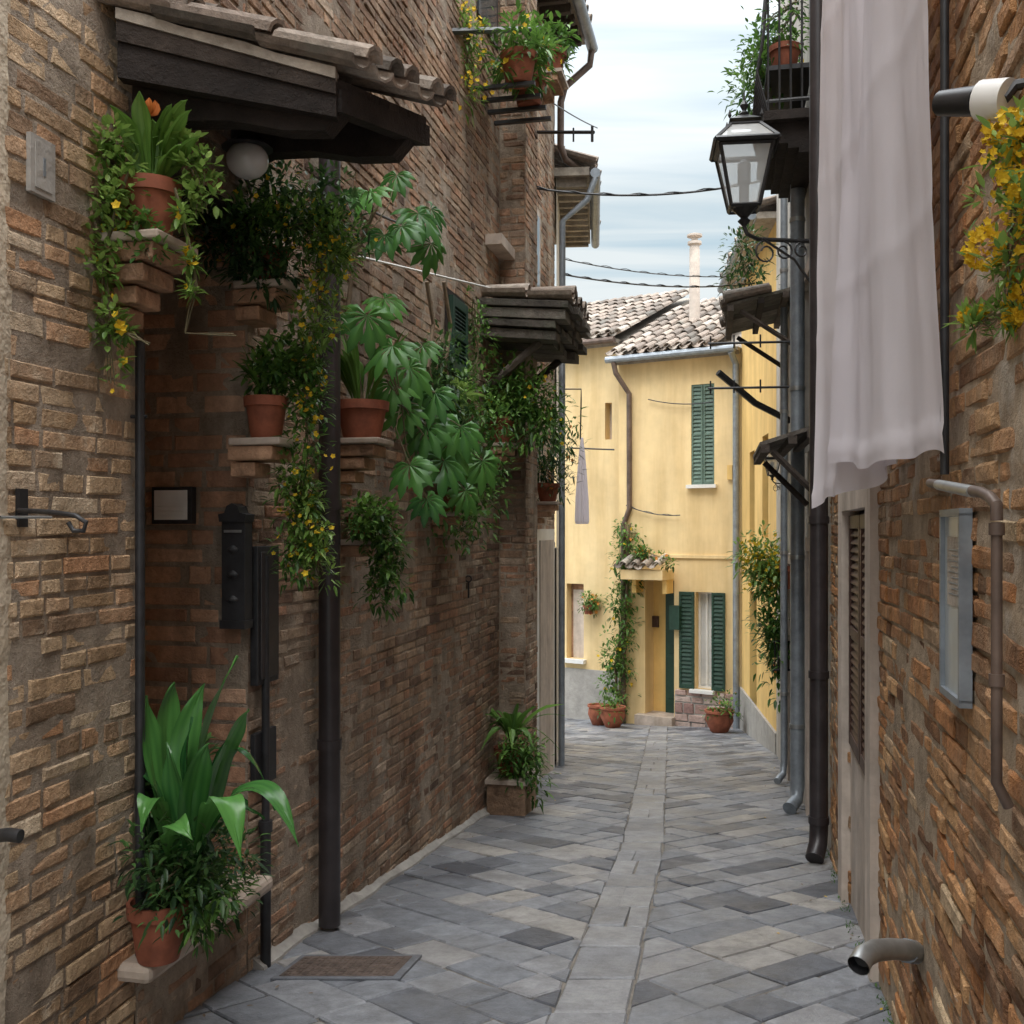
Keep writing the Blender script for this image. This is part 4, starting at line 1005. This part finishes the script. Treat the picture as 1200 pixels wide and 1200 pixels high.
mb=MB(); c=W(186,1120,2.98); c.z=-1.25
pot(mb,c,.085,.17); t=c+Vector((.06,.05,.17)); d=t.y
def AL(m_,tip,w,dm=-.1,dt=-.15,base=None,r=None):
    p0=(base or t)+Vector((U(-.05,.05),U(-.03,.03),0)); p2=W(tip[0],tip[1],d+dt); md=W(m_[0],m_[1],d+dm); p1=md*2-(p0+p2)*.5
    strap(mb,p0,p1,p2,w*1.05,'leafa',U(.15,.8) if r is None else r,22,.22,.6)
AL((235,890),(278,768),.09,0,.05,r=.9); AL((215,900),(240,800),.085,.05,.08); AL((180,900),(172,815),.08,0,0)
AL((255,905),(292,832),.09,-.05,-.1,r=.6); AL((195,870),(205,800),.075,.1,.1)
AL((255,935),(283,1010),.09,-.2,-.3,r=.95); AL((285,925),(350,992),.07,-.1,-.2,r=.5); AL((270,880),(322,950),.065,0,0,r=.2)
AL((200,970),(226,985),.07,-.2,-.3,r=.9); AL((185,940),(165,975),.075,-.1,-.2); AL((260,955),(310,960),.075,-.15,-.1,r=.15)
AL((190,930),(155,900),.075,0,0,r=.2); AL((225,940),(245,870),.085,-.15,-.2,r=.4); AL((210,950),(195,870),.075,-.1,-.1,r=.3)
AL((165,960),(158,880),.065,.1,.1,r=.1); AL((240,960),(262,900),.085,.0,.05,r=.2); AL((220,930),(225,840),.08,.0,.0,r=.1); AL((200,940),(185,850),.07,.08,.1,r=0.); AL((245,930),(270,860),.07,.08,.1,r=0.)
vine(mb,[(180,1030,d-.1),(215,1010,d-.1),(250,1020,d)],.12,500,.04,.014,'leafd',.3,fl=0)
vine(mb,[(230,1050,d-.05),(250,1060,d)],.09,320,.04,.012,'leaf',.4,fl=0)
vine(mb,[(170,900,d+.15),(200,1000,d+.2)],.14,260,.07,.03,'leafd',.3,fl=0)
pmake(mb,'potted_aspidistra')

mb=MB()
vine(mb,[W(1205,160,1.76),W(1190,230,1.76),W(1180,300,1.76),W(1185,350,1.76)],.045,140,.033,.010,'leafy',.1,fl=1300,fs=.0075)
vine(mb,[W(1195,365,1.76),W(1170,372,1.79),W(1135,382,1.84)],.025,60,.033,.009,'leafy',.1,fl=300,fs=.0075)
vine(mb,[W(1230,180,1.72),W(1240,350,1.72)],.09,180,.035,.012,'leafy',.1,fl=600,fs=.008)
pmake(mb,'yellow_flowering_plant')
mb=MB(); 
vine(mb,[(888,650,9.4),(900,670,9.3),(920,680,9.2)],.18,600,.075,.028,'leafy',.3,fl=260,fs=.02)
vine(mb,[(910,700,9.2),(925,740,9.1),(922,785,9.1)],.22,900,.075,.028,'leaf',.3,fl=10,flmat='flowero')
pot(mb,W(934,690,8.8),.14,.2); 
for i in range(9): mb.tube([W(908+i*4,752,8.9),W(908+i*4,785,8.9)],.006,'black',4)
mb.tube([W(906,752,8.9),W(944,752,8.9)],.01,'black',5); mb.tube([W(906,785,8.9),W(944,785,8.9)],.01,'black',5)
pmake(mb,'hanging_flower_basket')
mb=MB(); s0,s1=.75,1.9
mb.fbox(FG,s0,s1,2.62,2.68,0,.34,'wood',.2)
nseg=6
for i in range(nseg):
    a0=i/nseg;a1=(i+1)/nseg
    mb.fbox(FG,s0+.06,s1-.06,2.62-.20*a1,2.62-.20*a0,0,.30*math.cos(a0*math.pi/2*.95)+.02,'wood',.1)
for i in range(15):
    s=s0+.03+(s1-s0-.06)*i/14
    mb.tube([FG.pt(s,2.68,.31),FG.pt(s,2.95,.38),FG.pt(s,3.25,.33),FG.pt(s,3.6,.31)],.008,'black',5)
for i in range(5):
    o=.03+.28*i/4
    for s in (s0+.03,s1-.03): mb.tube([FG.pt(s,2.68,o),FG.pt(s,3.6,o)],.008,'black',5)
for z in(2.75,3.6):
    mb.tube([FG.pt(s0+.03,z,0),FG.pt(s0+.03,z,.31),FG.pt(s1-.03,z,.31),FG.pt(s1-.03,z,0)],.014,'black',6)
mb.make('iron_balcony')
mb=MB()
for s in(s0+.15,s0+.5,s0+.95): pot(mb,FG.pt(s,2.98,.2),.10,.16)
mb.fbox(FG,s0+.03,s1-.05,2.95,2.98,.03,.32,'black')
vine(mb,[FG.pt(s0+.1,3.2,.25),FG.pt(s0+.6,3.25,.3),FG.pt(s1,3.3,.3)],.20,500,.06,.025,'leaf',.3,fl=10)
vine(mb,[(935,10,7.2),(910,50,7.2),(893,100,7.2)],.10,80,.055,.022,'leafd',.3,stem=.007,clump=False)
vine(mb,[(940,100,7.2),(915,90,7.3),(888,120,7.3)],.08,50,.055,.022,'leafd',.3,stem=.007,clump=False)
vine(mb,[(935,0,7.2),(905,20,7.2),(880,70,7.2)],.09,50,.055,.022,'leafd',.3,stem=.007,clump=False)
pmake(mb,'balcony_plants')
mb=MB()
mb.tube([FL.P(560,38,0),W(495,38,6.1)],.018,'black',6); mb.tube([W(495,38,6.1),W(632,34,7.6)],.022,'black',6)
for i in range(4):
    s=S(6.9)+.2*i; mb.fbox(FL,s,s+.035,2.96,2.985,0,.42,'black')
mb.make('iron_shelf')
mb=MB()
for s in(6.95,7.3): pot(mb,FL.pt(S(s),2.99,.30),.12,.2,'terra')
vine(mb,[FL.pt(S(6.8),3.2,.3),FL.pt(S(7.4),3.3,.3)],.17,320,.08,.026,'leaf',.3,fl=30,fs=.025)
vine(mb,[(535,10,6.6),(550,50,6.7),(548,110,6.7)],.13,350,.055,.014,'leafy',.3,fl=130,fs=.015,stem=.005)
pmake(mb,'shelf_plants')
mb=MB()
corbel(mb,F2,.2,3.42,.25,.3,3); pot(mb,F2.pt(.2,3.42,.14),.13,.2)
p=F2.pt(.2,3.62,.14); vine(mb,[p,p+Vector((0,0,.15))],.14,250,.08,.03,'leaf',.3); pmake(mb,'potted_plant')

mb=MB()
pts=[FY.P(722,840,.12),FY.P(722,780,.1),FY.P(732,720,.1),FY.P(735,660,.12),FY.P(735,615,.12)]
for i in range(4): mb.tube([p+rv()*.06 for p in pts],.012,'bark',5)
vine(mb,pts,.20,900,.075,.035,'leaf',.3,fl=20,fs=.03)
vine(mb,[FY.P(735,640,.2),FY.P(760,650,.3),FY.P(785,655,.3)],.09,160,.07,.03,'leaf',.3,fl=20,flmat='flowero',fs=.03)
pmake(mb,'climbing_vine')
def gp(px,d,r,h,name,pl=True,mat='terra'):
    mb=MB(); x=(px-600)/1200*d; c=Vector((x,d,G(d)))
    mb.lathe(c,[(r*.5,0),(r*.6,h*.05),(r,h*.55),(r*.92,h*.85),(r*1.05,h*.9),(r*1.05,h),(r*.9,h),(r*.85,h*.9)],mat,20,.5)
    if pl: vine(mb,[c+Vector((0,0,h)),c+Vector((0,0,h+.08))],r*1.0,100,.07,.03,'leaf',.3,fl=6,flmat='flowero')
    pmake(mb,name)
gp(718,14.5,.18,.30,'terracotta_pot'); gp(701,14.9,.15,.30,'terracotta_pot',False); gp(843,13.7,.19,.30,'terracotta_pot')
mb=MB(); p=FZ.P(690,712,.12); pot(mb,p-Vector((0,0,.1)),.09,.14); vine(mb,[p,p+Vector((0,0,.1))],.13,160,.07,.026,'leaf',.3,fl=20,flmat='flowero',fs=.03); pmake(mb,'potted_plant')
mb=MB(); p=FG.pt(3.6,2.1,.35); vine(mb,[p,p+Vector((0,0,.2)),p+Vector((-.1,0,.5))],.18,240,.07,.026,'leafd',.3,stem=.006); pmake(mb,'roof_plant')
mb=MB()
for i in range(50):
    y=U(3,6); x=(.464+.23*y)-U(.0,.03); p=Vector((x,y,G(y)))
    for k in range(5): leaf(mb,p+Vector((U(-.02,.02),U(-.03,.03),0)),Vector((U(-.8,.8),U(-.8,.8),.8)),U(.01,.03),.006,.2,'leaf',U(0,.5))
mb.make('weeds')
mb=MB()
for i in range(70):
    y=U(3,10); side=R()<.5; x=(.464+.23*y)-abs(random.gauss(0,.15))-.03 if side else (-1.778+.22*y)+abs(random.gauss(0,.2))+.05
    leaf(mb,Vector((x,y,G(y)+.006)),Vector((U(-1,1),U(-1,1),.05)),U(.012,.028),.010,.05,'bark' if R()<.85 else 'flower',U(0,1))
mb.make('fallen_leaves')

# ---------------------------------------------------------------- world, sun, camera
w=bpy.data.worlds.new('World'); scene.world=w; w.use_nodes=True; nt=w.node_tree
bg=nt.nodes['Background']; bg.inputs['Strength'].default_value=.12
sky=N(nt,'ShaderNodeTexSky'); sky.sky_type='NISHITA'; sky.sun_disc=False; sky.sun_elevation=math.radians(60); sky.sun_rotation=math.radians(190); sky.air_density=1.0; sky.dust_density=2
tc=N(nt,'ShaderNodeTexCoord'); sp=N(nt,'ShaderNodeSeparateXYZ'); nt.links.new(tc.outputs['Generated'],sp.inputs[0])
def mth(op,a,b=None):
    m=N(nt,'ShaderNodeMath',operation=op)
    for i,v in enumerate((a,b)):
        if v is None: continue
        if isinstance(v,(int,float)): m.inputs[i].default_value=v
        else: nt.links.new(v,m.inputs[i])
    return m.outputs[0]
zc=mth('MAXIMUM',sp.outputs['Z'],0.0); dn=mth('ADD',zc,.12)
cx=mth('DIVIDE',sp.outputs['X'],dn); cy=mth('DIVIDE',sp.outputs['Y'],dn)
cb=N(nt,'ShaderNodeCombineXYZ'); nt.links.new(cx,cb.inputs[0]); nt.links.new(cy,cb.inputs[1])
mp=N(nt,'ShaderNodeMapping'); mp.inputs['Scale'].default_value=(.6,3.2,1); mp.inputs['Rotation'].default_value=(0,0,.12); nt.links.new(cb.outputs[0],mp.inputs[0])
nz=N(nt,'ShaderNodeTexNoise'); nz.inputs['Scale'].default_value=1.5; nz.inputs['Detail'].default_value=5; nz.inputs['Roughness'].default_value=.5; nz.inputs['Distortion'].default_value=.4; nt.links.new(mp.outputs[0],nz.inputs['Vector'])
cr=ramp(nt,[(.30,(.15,)*3),(.62,(1,)*3)]); nt.links.new(nz.outputs[0],cr.inputs[0])
cl=ramp(nt,[(0,(.074,.077,.077)),(.3,(.064,.070,.072)),(.5,(.12,.126,.13)),(.75,(.42,.43,.44)),(1,(.50,.51,.52))]); nt.links.new(zc,cl.inputs[0])
cl2=mixc(nt,cl.outputs[0],(104.,104.,104.),1.0,'MULTIPLY')
grd=ramp(nt,[(0,(.044,.058,.064)),(.3,(.034,.050,.060)),(.5,(.08,.09,.10)),(.75,(.36,.38,.40)),(1,(.42,.44,.46))]); nt.links.new(zc,grd.inputs[0])
gr2=mixc(nt,grd.outputs[0],(104.,104.,104.),1.0,'MULTIPLY')
bl=mixc(nt,sky.outputs[0],gr2,.85)
fin=mixc(nt,bl,cl2,cr.outputs[0])
nt.links.new(fin,bg.inputs['Color'])
sd=bpy.data.lights.new('sun','SUN'); sd.energy=1.4; sd.angle=math.radians(30); sd.color=(1,.96,.90)
so=bpy.data.objects.new('sun',sd); scene.collection.objects.link(so); so.rotation_euler=(math.radians(30),0,math.radians(-10))
cam=bpy.data.cameras.new('camera'); cam.lens=36; cam.sensor_width=36; cam.shift_y=20/1200; cam.clip_start=.05; cam.clip_end=1500
co=bpy.data.objects.new('camera',cam); scene.collection.objects.link(co); co.rotation_euler=(math.radians(90),0,0); scene.camera=co
scene.view_settings.view_transform='Standard'; scene.view_settings.look='None'; scene.view_settings.exposure=0
